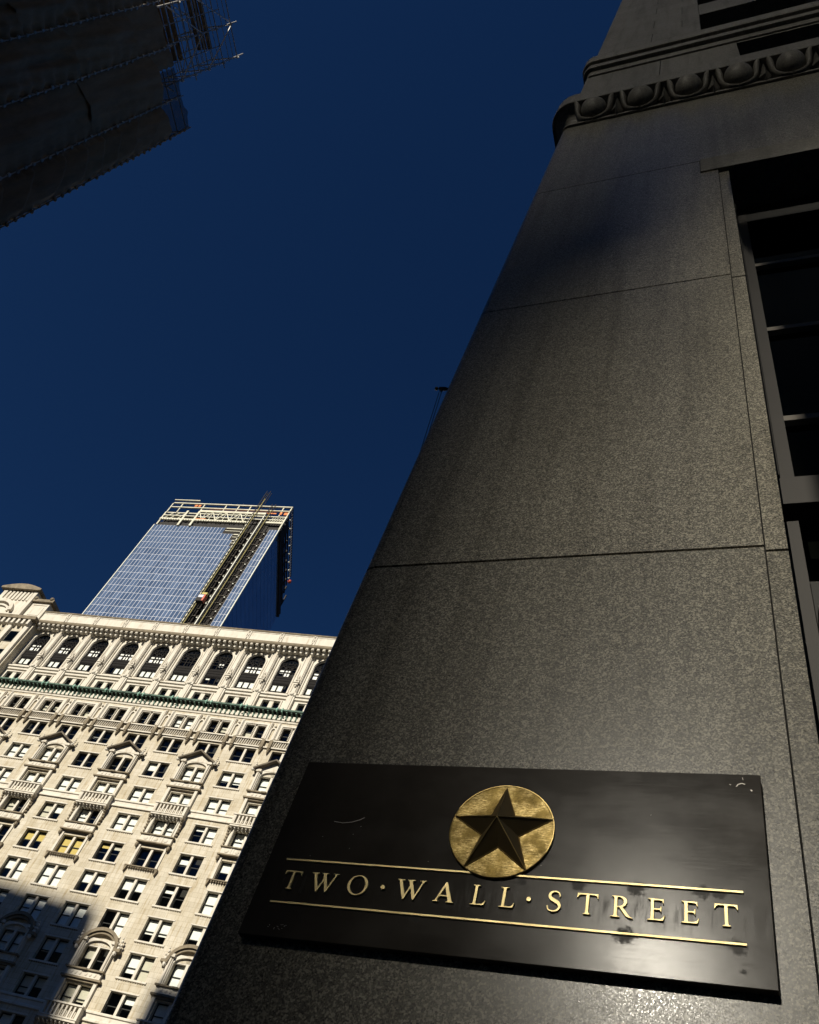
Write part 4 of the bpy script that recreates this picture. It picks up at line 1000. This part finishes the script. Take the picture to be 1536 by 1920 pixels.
# ---- main cornice, modillions, parapet
YM = -0.75
zc0, zc1 = H(73.40,YM), H(73.82,YM)
mb = MB(); mb.sweep([(1.0,ztopA),(YP-0.08,ztopA),(YP-0.08,zc0-0.08),(YP-0.2,zc0),(1.0,zc0)],UL,UR).build('frieze','trim',tb)
mb = MB(); mb.sweep([(0.9,zc0+0.001),(YM+0.1,zc0+0.001),(YM,zc0+0.12),(YM-0.04,zc1-0.05),(YM-0.04,zc1),(0.9,zc1+0.1)],UL,UR).build('cornice','weathered',tb)
mo = MB(); n = int((UR-UL)/0.759)
for i in range(n):
    x = UL+0.38+i*0.759
    mo.box(x-0.16,x+0.16,-0.62,YP-0.081,zc0-0.34,zc0-0.001); mo.box(x-0.12,x+0.12,-0.30,YP-0.081,zc0-0.72,zc0-0.341); mo.ball((x,-0.63,zc0-0.2),0.15,0.08,0.14,6,4)
mo.build('modillions','trim',tb)
YR = -0.30
zr1 = H(75.52,YR)
MB().box(UL,UR,YR,0.5,zc1+0.02,zr1-0.24).build('parapet','trim',tb)
MB().sweep([(0.55,zr1),(YR-0.14,zr1),(YR-0.18,zr1-0.10),(YR-0.10,zr1-0.24),(0.55,zr1-0.24)],UL,UR).build('coping','weathered',tb)
pp_ = MB(); zl, zh = zc1+0.15, zr1-0.25
pp_.box(-0.30,-0.18,YR-0.10,YR-0.001,zl,zh); pp_.box(0.18,0.30,YR-0.10,YR-0.001,zl,zh); pp_.bar((-0.24,YR-0.05,zl),(0.24,YR-0.05,zh),0.12); pp_.bar((-0.24,YR-0.03,zh),(0.24,YR-0.03,zl),0.11); pp_.ball((0,YR-0.12,zh-0.1),0.14,0.1,0.14,6,4)
pp_.box(0.36,4.2,YR-0.06,YR-0.001,zl,zl+0.14); pp_.box(0.36,4.2,YR-0.05,YR-0.001,zh-0.14,zh)
ppm = pp_.mesh('parapet_panel','trim')
for c in [BC[0]-2.2775]+[b+2.2775 for b in BC[:-1]]: link('parapet_panel', ppm, tb, (c-0.1,0,0))
# ---- corner pavilion at the far end
pv = MB(); PXR = UL-0.6
def PU(u): return U(u,-0.6)
pv.box(PU(-93), PU(-81.3), -0.6, 3.0, 0.0, H(73.9,-.6))
pav = pv.build('pavilion_wall','limestone',tb)
t = MB(); yq = -0.55
t.box(PU(-84.4), PU(-81.6), yq, 3.0, H(73.9,-.6), H(77.1,yq)); t.box(PU(-84.1),PU(-81.9),yq-0.08,yq-0.001,H(76.6,yq),H(76.75,yq)); t.box(PU(-83.9),PU(-82.1),yq-0.05,yq-0.001,H(74.6,yq),H(76.3,yq))
t.box(PU(-90.2), PU(-84.6), yq-0.25, 3.0, H(73.9,-.6), H(78.9,yq))
for i in range(7): x = PU(-89.2+i*0.62); t.box(x-0.16,x+0.16,yq-0.42,yq-0.251,H(77.0,yq),H(78.7,yq))
for s in (PU(-90.0),PU(-84.9)): t.box(s-0.3,s+0.3,yq-0.45,yq-0.251,H(73.9,yq),H(78.9,yq))
t.build('pavilion_attic','trim',tb)
t = MB(); n = 12
xl, xr = PU(-90.9), PU(-84.2); zb0 = H(78.9,yq)
prof_ = [(xr+(xl-xr)*i/n, zb0+0.35+0.75*math.sin(math.pi*i/n)) for i in range(n+1)]
t.prism([(xl,zb0),(xr,zb0)]+prof_, yq-0.85, 3.2)
t.box(PU(-84.55), PU(-81.1), yq-0.35, 3.1, H(77.1,yq), H(77.6,yq))
for x in (-84.2,-81.6): t.ball((PU(x),yq-0.3,H(77.7,yq)),0.35,0.3,0.3,7,5)
t.build('pavilion_coping','weathered',tb)
t = MB(); cx = PU(-88.8)
band_ring(t,2.0,2.5,H(74.6,yq),H(76.2,yq),H(76.8,yq),yq-0.75,yq-0.2,18); band_ring(t,1.5,1.75,H(74.6,yq),H(75.6,yq),H(75.9,yq),yq-0.5,yq-0.2,18)
t.build('pavilion_arch','trim',tb,(cx,0,0))
t = MB(); t.sweep([(0,H(73.3,-.9)),(yq-0.9,H(73.3,-.9)),(yq-1.0,H(73.8,-.9)),(0,H(73.9,-.9))],PU(-93),PU(-81.0)).build('pavilion_cornice','weathered',tb)
t = MB()
for i in range(14): x = PU(-92.6)+i*0.82; t.box(x-0.18,x+0.18,yq-0.8,-0.601,H(72.4,-.9),H(73.25,-.9))
for u in (-81.9,-84.6,-88.3,-92): x = PU(u); t.box(x-0.35,x+0.35,-0.95,-0.601,0.0,H(72.3,-.9))
t.build('pavilion_pilaster','trim',tb)
for r_ in range(-2, 16):
    for u in (-83.3,-86.4):
        zt_ = 71.2-r_*3.44
        if zt_ > 72: continue
        f = MB(); x = PU(u); f.box(x-0.75,x+0.75,-0.66,-0.605,H(zt_-2.0,-.6),H(zt_,-.6)); f.cur = 1
        wv_ = f.build('window',['sash','sash'],tb); MB().box(x-0.62,x+0.62,-0.68,-0.675,H(zt_-1.9,-.6),H(zt_-0.1,-.6)).build('pane','dark_pane',wv_)
        if random.random() < 0.6: MB().box(x-0.60,x+0.60,-0.67,-0.668,H(zt_-1.85,-.6),H(zt_-0.5,-.6)).build('blind','blind',wv_)

# ================================================================ glass tower under construction
HT = 260.0
PL = Vector((-0.8811*HT, 0.6529*HT, 0)); ta = R(7.739)
gt = thing('glass_tower', 'unfinished blue glass skyscraper with bare steel crown rising behind the limestone parapet', 'skyscraper', Vector((EYE.x, EYE.y, 0))+PL, ta)
TW = 57.15; SD = Vector((-0.24, 0.971, 0)); SL = 49.6
zT = Z+HT
gx = TW+SD.x*SL; gy = SD.y*SL
core = MB(); q = [(0.2,0.35),(41.3,0.35),(41.3,2.2),(53.0,2.2),(53.0,0.35),(TW-0.2,0.35),(gx-0.2,gy),(SD.x*SL+0.2,gy)]; n = len(q)
core.add([(x,y,0) for x,y in q]+[(x,y,zT-0.4) for x,y in q], [tuple(range(n-1,-1,-1)), tuple(range(n,2*n))]+[(i,(i+1)%n,(i+1)%n+n,i+n) for i in range(n)])
core.build('tower_core','concrete_dark',gt)
ST = 3.95; NC = 26; CW = 41.3/NC
mb = MB()
mb.box(0,33.3,0.12,0.3,zT-ST,zT); mb.box(0,38.2,0.12,0.3,zT-2*ST,zT-ST-0.001); mb.box(0,39.75,0.12,0.3,zT-3*ST,zT-2*ST-0.001); mb.box(0,41.3,0.12,0.3,0,zT-3*ST-0.001); mb.box(53.0,TW,0.12,0.3,0,zT)
mb.build('mullion_grid','mullion',gt)
pane_narrow = MB().box(0.11,1.38-0.11,0.06,0.12,0.12,ST-0.12).mesh('pane','tower_glass')
pane = MB().box(0.12,CW-0.12,0.06,0.12,0.12,ST-0.12).mesh('pane','tower_glass')
cells = []
for r_ in range(66):
    z0 = zT-(r_+1)*ST
    if z0 < 0: break
    xmax = (33.3,38.4,39.9)[r_] if r_ < 3 else 41.4
    cells += [(i*CW, z0) for i in range(NC) if (i+1)*CW <= xmax+0.1]
    cells += [(53.0+0.03+i*1.38, z0) for i in range(3)]
vis = [c for c in cells if c[1] > zT-15*ST-0.1]
vis.sort(key=lambda c: c[1]); single = set(vis[:300])
rest = MB(); rnd0 = random.Random(5)
for (x, z) in cells:
    w_ = 1.38 if x > 50 else CW
    if (x, z) in single: pn_ = link('pane', pane_narrow if x > 50 else pane, gt, (x,0,z)); pn_.rotation_euler = (rnd0.uniform(-.006,.006), 0, rnd0.uniform(-.012,.012))
    else: rest.box(x+0.12,x+w_-0.12,0.06,0.12,z+0.12,z+ST-0.12)
o = rest.build('curtain_wall_panes','tower_glass',gt); o['kind'] = 'stuff'
# east face: separate glass copy tuned for the shaded side, with fine joints
sd_ = MB(); rows_ = 64; nrm = Vector((SD.y, -SD.x, 0))
p0 = Vector((TW,0.15,0)); nc = 34
for r_ in range(17):
    for c_ in range(nc):
        a = p0+SD*(SL*c_/nc+0.06); b = p0+SD*(SL*(c_+1)/nc-0.06); z0 = zT-(r_+1)*ST+0.08; z1 = zT-r_*ST-0.08
        sd_.add([(a.x,a.y,z0),(b.x,b.y,z0),(b.x,b.y,z1),(a.x,a.y,z1)], [(0,1,2,3)])
a, b = p0, p0+SD*SL
sd_.add([(a.x,a.y,0),(b.x,b.y,0),(b.x,b.y,zT-17*ST),(a.x,a.y,zT-17*ST)], [(0,1,2,3)])
o = sd_.build('east_curtain_wall','tower_glass_side',gt); o['kind'] = 'stuff'
a = p0-nrm*0.08; b = a+SD*SL
MB().quad((a.x,a.y,0),(b.x,b.y,0),(b.x,b.y,zT),(a.x,a.y,zT)).build('east_mullions','dark_steel',gt)
MB().box(TW-0.05,TW+0.35,-0.25,0.3,0,zT+0.5).build('corner_mullion','white_steel',gt)
MB().box(-0.25,0.12,-0.1,0.3,0,zT).build('corner_mullion','white_steel',gt)
# hoist bay: slabs, lights, masts
sl = MB(); dk = MB(); lt = MB()
for r_ in range(22):
    z = zT-r_*ST
    sl.box(41.4,53.0,1.75,2.2,z-0.2,z)
    for x in (44.9,50.6): lt.box(x-0.28,x+0.28,1.45,1.6,z-1.4,z-0.95)
    for x in (43.8,46.0,51.8): dk.box(x-0.12,x+0.12,1.6,2.2,z-ST,z-0.28)
sl.build('floor_slabs','slab_edge',gt); lt.build('work_lights','white_steel',gt); dk.build('bay_posts','dark_steel',gt)
MB().box(46.85,47.5,-0.2,0.3,Z+198,Z+270.6).build('white_column','white_steel',gt)
MB().box(41.35,41.95,-0.3,0.4,0,Z+270.6).build('edge_column','cream_steel',gt)
for x, z1, z2 in ((42.6,286.3,280.0),(48.8,276.6,272.0)):
    mm = MB()
    for dx in (-0.85,0.85):
        for dy in (-0.9,0.3): mm.box(x+dx-0.09,x+dx+0.09,dy-0.09,dy+0.09,Z+190,Z+z1)
    k = 0; z = 190
    while z < z1-2.4: mm.bar((x-0.85,-0.9,Z+z),(x+0.85,-0.9,Z+z+2.4),0.10); mm.bar((x-0.85,-0.9,Z+z),(x+0.85,-0.9,Z+z),0.09); mm.bar((x-0.85,-0.9,Z+z),(x-0.85,0.3,Z+z+2.4),0.09); z += 2.4
    mm.build('hoist_mast','dark_steel',gt)
    MB().box(x+0.6,x+0.74,-1.2,-1.05,Z+190,Z+z2).build('yellow_rail','yellow',gt)
# steel crown
cr = MB(); 
def xl_(z): return 0.6
def beam(x0, x1, z, h=0.6, y=-0.2, m=None): cr.box(x0,x1,y-0.3,y+0.3,Z+z-h/2,Z+z+h/2)
beam(0.6,41.0,263.9,1.1); beam(49.5,57.0,264.3,1.0); beam(16.6,47.4,270.3,1.2); beam(1.2,57.6,269.0,0.5,0.3); beam(1.0,16.0,266.4,0.45); beam(16.8,57.2,266.6,0.45,0.1)
beam(1.8,57.4,272.6,0.45); beam(1.6,57.6,275.6,0.5); beam(0.8,13.2,277.9,0.4)
for x in (11.2,16.8): cr.box(x-0.45,x+0.45,-0.6,0.0,Z+259.6,Z+270)
for x in (1.2,6,16.6,27,33,38.5,53.6,57.2): cr.box(x-0.22,x+0.22,-0.3,0.1,Z+269,Z+275.5)
for x in (1.0,57.2): cr.box(x-0.3,x+0.3,-0.3,0.3,Z+260,Z+269)
tx = [16.8,20.0,23.2,26.4,29.6,32.8,36.0,39.2]
for i, (a_, b_) in enumerate(zip(tx[:-1], tx[1:])):
    cr.bar((a_,-0.2,Z+(264.4 if i%2 else 269.8)),(b_,-0.2,Z+(269.8 if i%2 else 264.4)),0.4); cr.bar((b_,-0.2,Z+264.4),(b_,-0.2,Z+269.8),0.25)
for a_, b_ in ((2,5),(5,8),(8.5,11)): cr.bar((a_,-0.1,Z+264.4),(b_,-0.1,Z+268.6),0.35)
for i in range(6): cr.bar((50.5+i*1.1,-0.1,Z+264.8),(51.8+i*1.1,-0.1,Z+268.0),0.22)
for j in range(3): cr.box((34.0,38.8,40.0)[j],41.3,-0.1,0.3,zT-j*ST-0.7,zT-j*ST-0.2); cr.box((34.0,38.8,40.0)[j],41.3,0.0,0.34,zT-j*ST-2.2,zT-j*ST-1.9)
cr.build('steel_crown','cream_steel',gt)
ds = MB(); ds.box(0.8,56.9,2.0,6,Z+259.7,Z+269.5); ds.box(0.8,41,0.36,1.9,Z+260,Z+262.3)
i = 0
for i in range(34): ds.box(1.2+i*1.18,1.7+i*1.18,-0.55,-0.501,Z+263.45,Z+263.75)
ds.build('crown_deck','dark_steel',gt)
bk = MB(); k = [(TW-1.2,1.0),(gx-1.2,gy),(gx-6,gy),(TW-6,1.0)]
bk.add([(x,y,Z+259.5) for x,y in k]+[(x,y,Z+268.5) for x,y in k],[(0,3,2,1),(4,5,6,7),(0,1,5,4),(1,2,6,5),(2,3,7,6),(3,0,4,7)]).build('side_deck','dark_steel',gt)
og = MB(); og.box(20,51.5,0.2,0.35,Z+271.2,Z+271.9); og.box(12.5,13.8,-0.5,-0.2,Z+273.2,Z+274.6); og.box(14.3,15.4,-0.5,-0.2,Z+273.2,Z+274.6); og.box(53.4,54.4,-0.4,-0.1,Z+270,Z+271.8); og.box(55.4,57.0,-0.4,-0.1,Z+270,Z+271.6); og.box(16.8,22,-0.55,-0.52,Z+264.5,Z+264.9)
og.build('safety_netting','orange',gt)
# east side of the crown, running back along the roof edge
es = MB(); ew = MB()
def sp_(s, o_, z): v = p0+SD*s+nrm*o_; return (v.x, v.y, Z+z)
for o_, z, th in ((0.2,260.6,1.0),(0.25,262.4,0.8),(0.3,264.6,0.7),(0.3,267.4,0.6),(0.3,270.0,0.5)): es.bar(sp_(0,o_,z), sp_(SL*(1.0 if z < 263 else 0.92-(z-263)*0.02),o_,z), th)
for i in range(9):
    s = SL*(0.04+i*0.11); es.bar(sp_(s,0.2,260.0), sp_(s,0.3,270.5), 0.5)
    if i < 8: es.bar(sp_(s,0.3,261), sp_(s+SL*0.1,0.3,267), 0.35)
es.build('side_steel','dark_steel',gt)
for z, o_ in ((272.8,0.4),(275.6,0.4)): ew.bar(sp_(0,o_,z), sp_(SL*0.78,o_,z), 0.3)
for i in range(26): s = SL*0.03*i; ew.bar(sp_(s,0.4,272.8), sp_(s,0.4,275.6), 0.22)
ew.build('side_railing','dark_steel',gt)
for i in range(8): MB().bar(sp_(SL*(0.07+i*0.095),0.5,271.7), sp_(SL*(0.085+i*0.095),0.5,273.1), 0.55).build('white_bracket','white_steel',gt)
b_ = sp_(SL*0.80,0.6,273.4); MB().ball(b_,0.9,0.9,0.9,10,7).build('orange_drum','red',gt)
# hoist car
hc = thing('hoist_car', 'small red and grey construction hoist car on the skyscraper masts', 'hoist', Vector((EYE.x, EYE.y, 0))+PL+Vector((math.cos(ta)*45.3, math.sin(ta)*45.3, Z+211.8)), ta)
MB().box(-1.9,1.0,-2.9,-1.3,0,3.6).build('cabin','dark_steel',hc); MB().box(-1.7,0.3,-2.96,-2.901,1.8,3.2).build('cabin_window','mullion',hc); MB().box(0.35,1.05,-2.98,-1.35,0.1,3.4).build('cabin_door','red',hc)
MB().box(-1.2,0.9,-2.6,-1.5,3.9,4.9).build('winch_housing','yellow',hc); mb = MB()
for x in (-1.1,0.8): mb.box(x-0.1,x+0.1,-2.2,-2.0,3.55,3.95)
mb.build('winch_mount','dark_steel',hc)

# ================================================================ netted scaffold across Broadway
SDI = 20.0; s_n = Vector((0.98952, 0.14439, 0))
sorg = Vector((EYE.x, EYE.y, 0))-s_n*SDI
sa = thing('netted_scaffold', 'scaffold tower wrapped in black debris netting with bare tubes at its top', 'scaffold', sorg, math.atan2(0.98952, -0.14439))
# local x runs north along the face, y away from the viewer, z up
SX = [6.68, 5.42, 3.56, 1.92, 0.2, -1.6, -3.4, -5.2]; ztop_ = Z+36.75
rnd = random.Random(3)
def fbm(x, z): return math.sin(x*5.1+z*0.9)+0.6*math.sin(x*11.3-z*2.1+1.7)+0.4*math.sin(z*6.3+x*2.0)
def sheet(x0, x1, z0, z1, bulge, amp, m, seed, pull=0.0, pleat=0.0):
    nx = 26; nz = max(24, int((z1-z0)*(24 if pleat else 10))); mb = MB(); vs = []
    for j in range(nz+1):
        v = j/nz; z = z0+(z1-z0)*v
        for i in range(nx+1):
            u = i/nx; e = math.sin(math.pi*u)
            tie = abs(math.sin(z*7.0+seed))                      # scalloped between ties
            xx = x0+(x1-x0)*u+(0.045*(1-tie)*(1-u)*(u < 0.12)-0.045*(1-tie)*u*(u > 0.88))
            f = fbm(x0*3+u*(x1-x0)*1.4+seed, z*0.55+seed*2.3)+0.8*math.sin(z*1.3+seed)*math.sin(u*3.1)
            # gathered folds hanging from a seam, fading away from it
            g = math.exp(-((1-u)*5))*math.sin(z*9+seed)*0.9
            yy = -bulge*e*(0.75+0.25*math.sin(z*0.9+seed))-amp*e*f*0.5-amp*g*0.8+pull*e*math.exp(-((v-0.55)*6)**2)*math.sin(u*16+z*3)
            if pleat: sw = ((z+1.15*(xx-x0)+0.3*math.sin(z*0.8))/1.45) % 1.0; yy -= pleat*min(1, u*6, (1-u)*5)*(sw if sw < 0.93 else (1-sw)/0.07*0.93)
            vs.append((xx, yy, z))
    fs = [(j*(nx+1)+i, j*(nx+1)+i+1, (j+1)*(nx+1)+i+1, (j+1)*(nx+1)+i) for j in range(nz) for i in range(nx)]
    mb.add(vs, fs); return mb.build('netting_sheet', m, sa, smooth=True)
sheet(SX[1],SX[0],Z+6,Z+31.9,0.16,0.03,'net',1.0,0.0,0.26); sheet(SX[1],SX[0],Z+31.7,Z+34.9,0.14,0.05,'net',5.0,0.0,0.2); sheet(SX[1],SX[0],Z+34.95,ztop_,0.05,0.09,'net_sheer',9.0)
sheet(SX[2],SX[1],Z+6,Z+29.8,0.34,0.07,'net',2.0); sheet(SX[2],SX[1],Z+29.6,Z+35.0,0.30,0.06,'net',6.2); sheet(SX[2]+0.75,SX[1],Z+35.05,ztop_,0.05,0.04,'net_sheer',7.1); sheet(SX[2],SX[2]+0.72,Z+35.05,ztop_,0.05,0.04,'net',7.9)
sheet(SX[3],SX[2],Z+6,Z+29.75,0.32,0.16,'net',3.3,0.07); sheet(SX[3],SX[2],Z+29.5,Z+34.0,0.26,0.10,'net',8.1); sheet(SX[3],SX[2],Z+33.8,ztop_-0.2,0.05,0.05,'net',11.1)
sheet(SX[4],SX[3],Z+6,Z+27.5,0.30,0.2,'net',4.4,0.1); sheet(SX[4],SX[3],Z+27.3,Z+33,0.16,0.16,'net',12.4,0.1); sheet(SX[4],SX[3],Z+32.8,ztop_,0.1,0.1,'net',2.9)
for i in range(4, 7): sheet(SX[i+1],SX[i],Z+6,ztop_+2,0.2,0.14,'net',13.0+i)
# rope lacing along the seams, with knotted ties
for i, x in enumerate(SX[:6]):
    lc = MB(); z = Z+8
    lc.tube((x,-0.06,Z+6),(x,-0.06,ztop_+0.1),0.022,6)
    while z < ztop_-0.2:
        if z > Z+18: lc.ball((x+rnd.uniform(-.03,.03),-0.08,z),0.05+rnd.random()*0.03,0.05,0.09,6,4)
        z += 0.45 if z > Z+18 else 4
    lc.build('lacing','galv' if i in (1,2,3) else 'net',sa)
# tubes
def tubeobj(nm, a, b, r=0.03, m='galv'): return MB().tube(a,b,r,8).build(nm,m,sa)
for x in SX[:6]: tubeobj('standard',(x,0.10,0.0),(x,0.10,ztop_+0.15),0.03); tubeobj('standard',(x,1.35,0.0),(x,1.35,ztop_+0.15),0.03)
for z in (30,32,34,36,36.8):
    tubeobj('ledger',(SX[5],0.16,Z+z),(SX[0]+0.1,0.16,Z+z),0.025); tubeobj('ledger',(SX[5],1.3,Z+z),(SX[0]+0.1,1.3,Z+z),0.025)
for x in (SX[0],SX[1]): 
    for z in (30,32,34,36): tubeobj('transom_tube',(x,0.05,Z+z+0.06),(x,1.45,Z+z+0.06),0.025)
tubeobj('brace',(3.7,0.2,Z+34.0),(5.2,0.2,Z+36.6),0.028); tubeobj('brace',(2.0,0.2,Z+31.4),(3.4,0.2,Z+34.0),0.028)
for z in (31.6,33.4):
    for j in range(5): MB().box(SX[5],SX[0]-0.05,0.2+j*0.23,0.41+j*0.23,Z+z+0.03,Z+z+0.075).build('plank','plank',sa)
# bare upper frame
UX = [4.88, 3.50, 2.10, 0.7]; ZU = Z+36.8; ZE = Z+43.4
for i, x in enumerate(UX):
    for y in (0.10, 1.35): tubeobj('standard',(x,y,ZU-1.0),(x,y,ZE+(0.6 if y < 1 else 0)-0.35*i*0),0.032)
for k, z in enumerate((37.3,38.6,40.0,41.6,43.2)):
    for y in (0.06,1.39): tubeobj('ledger',(0.5,y,Z+z),(4.98+(0.15 if k % 2 else 0),y,Z+z),0.028)
    for x in UX: tubeobj('transom_tube',(x+0.05,0.0,Z+z+0.07),(x+0.05,1.5,Z+z+0.07),0.025)
for k, (z0, z1) in enumerate(((37.3,40.0),(40.0,43.2))):
    tubeobj('brace',(4.86,0.0,Z+z0),(3.52,0.0,Z+z1),0.028); tubeobj('brace',(3.48,0.0,Z+z1),(2.12,0.0,Z+z0),0.028); tubeobj('brace',(4.93,0.1,Z+z0),(4.93,1.35,Z+z1),0.025); tubeobj('brace',(2.1,1.42,Z+z0),(3.5,1.42,Z+z1),0.025)
for x in (4.2, 2.8):
    for y in (0.10, 1.35): tubeobj('standard',(x,y,ZU-0.6),(x,y,ZE-1.0-0.4*(x > 4)),0.022)
for z in (38.0,39.1,39.6,40.6,41.1,42.2,42.7):
    tubeobj('guard_rail',(1.2,0.03,Z+z),(4.95,0.03,Z+z),0.018); tubeobj('guard_rail',(1.6,1.42,Z+z),(4.9,1.42,Z+z),0.018)
for z, x in ((37.3,4.88),(38.6,3.5),(40.0,4.88),(41.6,3.5)): tubeobj('brace',(x,0.1,Z+z),(x,1.35,Z+z+1.4),0.022); tubeobj('brace',(x,1.35,Z+z),(x-1.38,1.35,Z+z+1.4),0.022)
for z in (38.6,41.6):
    for j in range(3): MB().box(1.8,4.3,0.50+j*0.27,0.72+j*0.27,Z+z+0.04,Z+z+0.085).build('plank','plank',sa)
MB().box(-5.4,3.3,1.7,9,0,Z+36).build('masonry_core','brownstone',sa); MB().box(-5.4,1.6,2.2,8,Z+36,Z+47).build('masonry_spire_base','brownstone',sa)

# ================================================================ unseen buildings south of the street, most added to shape light and shade
TS = math.tan(SUN_EL)
def shade_point(p, y):
    """where the sun ray through world point p crosses the plane at y"""
    t = (y-p[1])/S.y; return (p[0]+S.x*t, p[2]+S.z*t)
def office(name, label, x0, x1, y0, y1, h):
    o = thing(name, label, 'building', ((x0+x1)/2, (y0+y1)/2, 0))
    w_, d_ = (x1-x0)/2, (y1-y0)/2
    MB().box(-w_,w_,-d_,d_,0,h).build('wall','masonry',o); MB().box(-w_-0.1,w_+0.1,-d_-0.1,d_+0.1,h,h+0.4).build('coping','masonry',o)
    return o, w_, d_
def wx(x0, z0, y): return shade_point((x0, 0, Z+z0), y)
# unseen blocks added opposite; sun reaches the pier through the gap left between
office('low_shade_block', 'low unseen stone block added opposite to shade the bronze window', wx(0.31,0,-14)[0], wx(1.40,0,-14)[0], -30, -14, wx(0,6.1,-14)[1])
office('tall_shade_block', 'tall unseen stone block added opposite to cut sky light on the wall and window', wx(1.45,0,-14)[0], 44, -44, -14, 70)
office('west_shade_block', 'unseen stone block added opposite to cut sky light and bound the sun gap', -14, wx(-1.55,0,-40)[0], -40, -14, 70)
office('net_shade_block', 'lower unseen stone block added to keep sun off the scaffold netting', -34, -14.3, -44, -16, 43)
# far unseen tower added so that its edge grades the sun on the pier
YB = -380.0
xe, ze = wx(0.40, 6.3, YB)
o1, w1, d1 = office('pier_shade_tower', 'unseen far tower with slitted roof screen, added to dim the sun on the pier', xe-40, xe, YB-30, YB, ze)
turn = math.atan2(S.x, -S.y)                        # the tower stands square to the sun's bearing
o1.rotation_euler = (0, 0, turn); c_, s_ = math.cos(turn), math.sin(turn)
o1.location = (xe-(w1*c_-d1*s_), YB-(w1*s_+d1*c_), 0)
for i in range(36): MB().box(-w1+15+i*1.3, -w1+15+i*1.3+1.19, d1-0.6, d1-0.3, ze+0.4, ze+24).build('shade_fin', 'masonry', o1)  # slits between the fins pass only a little sun to the pier
# unseen tank and its building, added to cast the dark band on the pier
YK = -360.0
xk, zk = wx(-0.45, 4.80, YK)
o2, w2, d2 = office('shade_tank_base', 'unseen building added to carry the shading tank', xk-9, xk+7, YK-16, YK+4, zk-6.5)
tk = thing('shade_tank', 'unseen rooftop water tank added to cast a soft shadow on the pier', 'water tank', (xk, YK, zk-6.1))
tm = MB(); tm.tube((0,0,6.1),(0,0,8.1),1.7,24); tm.build('barrel','plank',tk); MB().tube((0,0,8.11),(0,0,8.7),1.8,24,0.05).build('roof','plank',tk)
for a in range(4): MB().tube((1.1*math.cos(a*1.571+.8),1.1*math.sin(a*1.571+.8),0),(1.1*math.cos(a*1.571+.8),1.1*math.sin(a*1.571+.8),6.09),0.08,6).build('leg','dark_steel',tk)
# towers shading the foot of the limestone front
def fpt(u, z): p = org+FX*u; return (p.x, p.y, Z+z)
YT = -120.0
xa = shade_point(fpt(-45.4, 35.6), YT-30)[0]; za = shade_point(fpt(-45.4, 35.6), YT)[1]
office('churchyard_tower', 'tall masonry tower south of the churchyard, outside the picture', xa-60, xa, YT-30, YT, za)
xb, zb2 = shade_point(fpt(-40.2, 30.5), YT)
office('narrow_tower', 'narrow masonry tower east of the churchyard tower, outside the picture', xb, xb+18, YT-30, YT, zb2)
office('west_sky_blocker', 'unseen broad block added west to cut sky light on the limestone front', -190, -76, -90, -66, 84)  # this and the next block are added to lower the sky fill
office('east_sky_blocker', 'unseen broad block added east to cut sky light on the limestone front', -70, -36, -90, -66, 80)

for o in bpy.data.objects:
    if o.name.split('.')[0] in ('sill_dentils','modillions','copper_brackets','bracket_panels','floor_slabs','work_lights','bay_posts','balcony_corbels','carved_ornament','safety_netting','side_railing','scratch','star_edge','pavilion_pilaster','scroll_bracket','lacing','gadroon_panel','pendant_corbel'): o['kind'] = 'stuff'
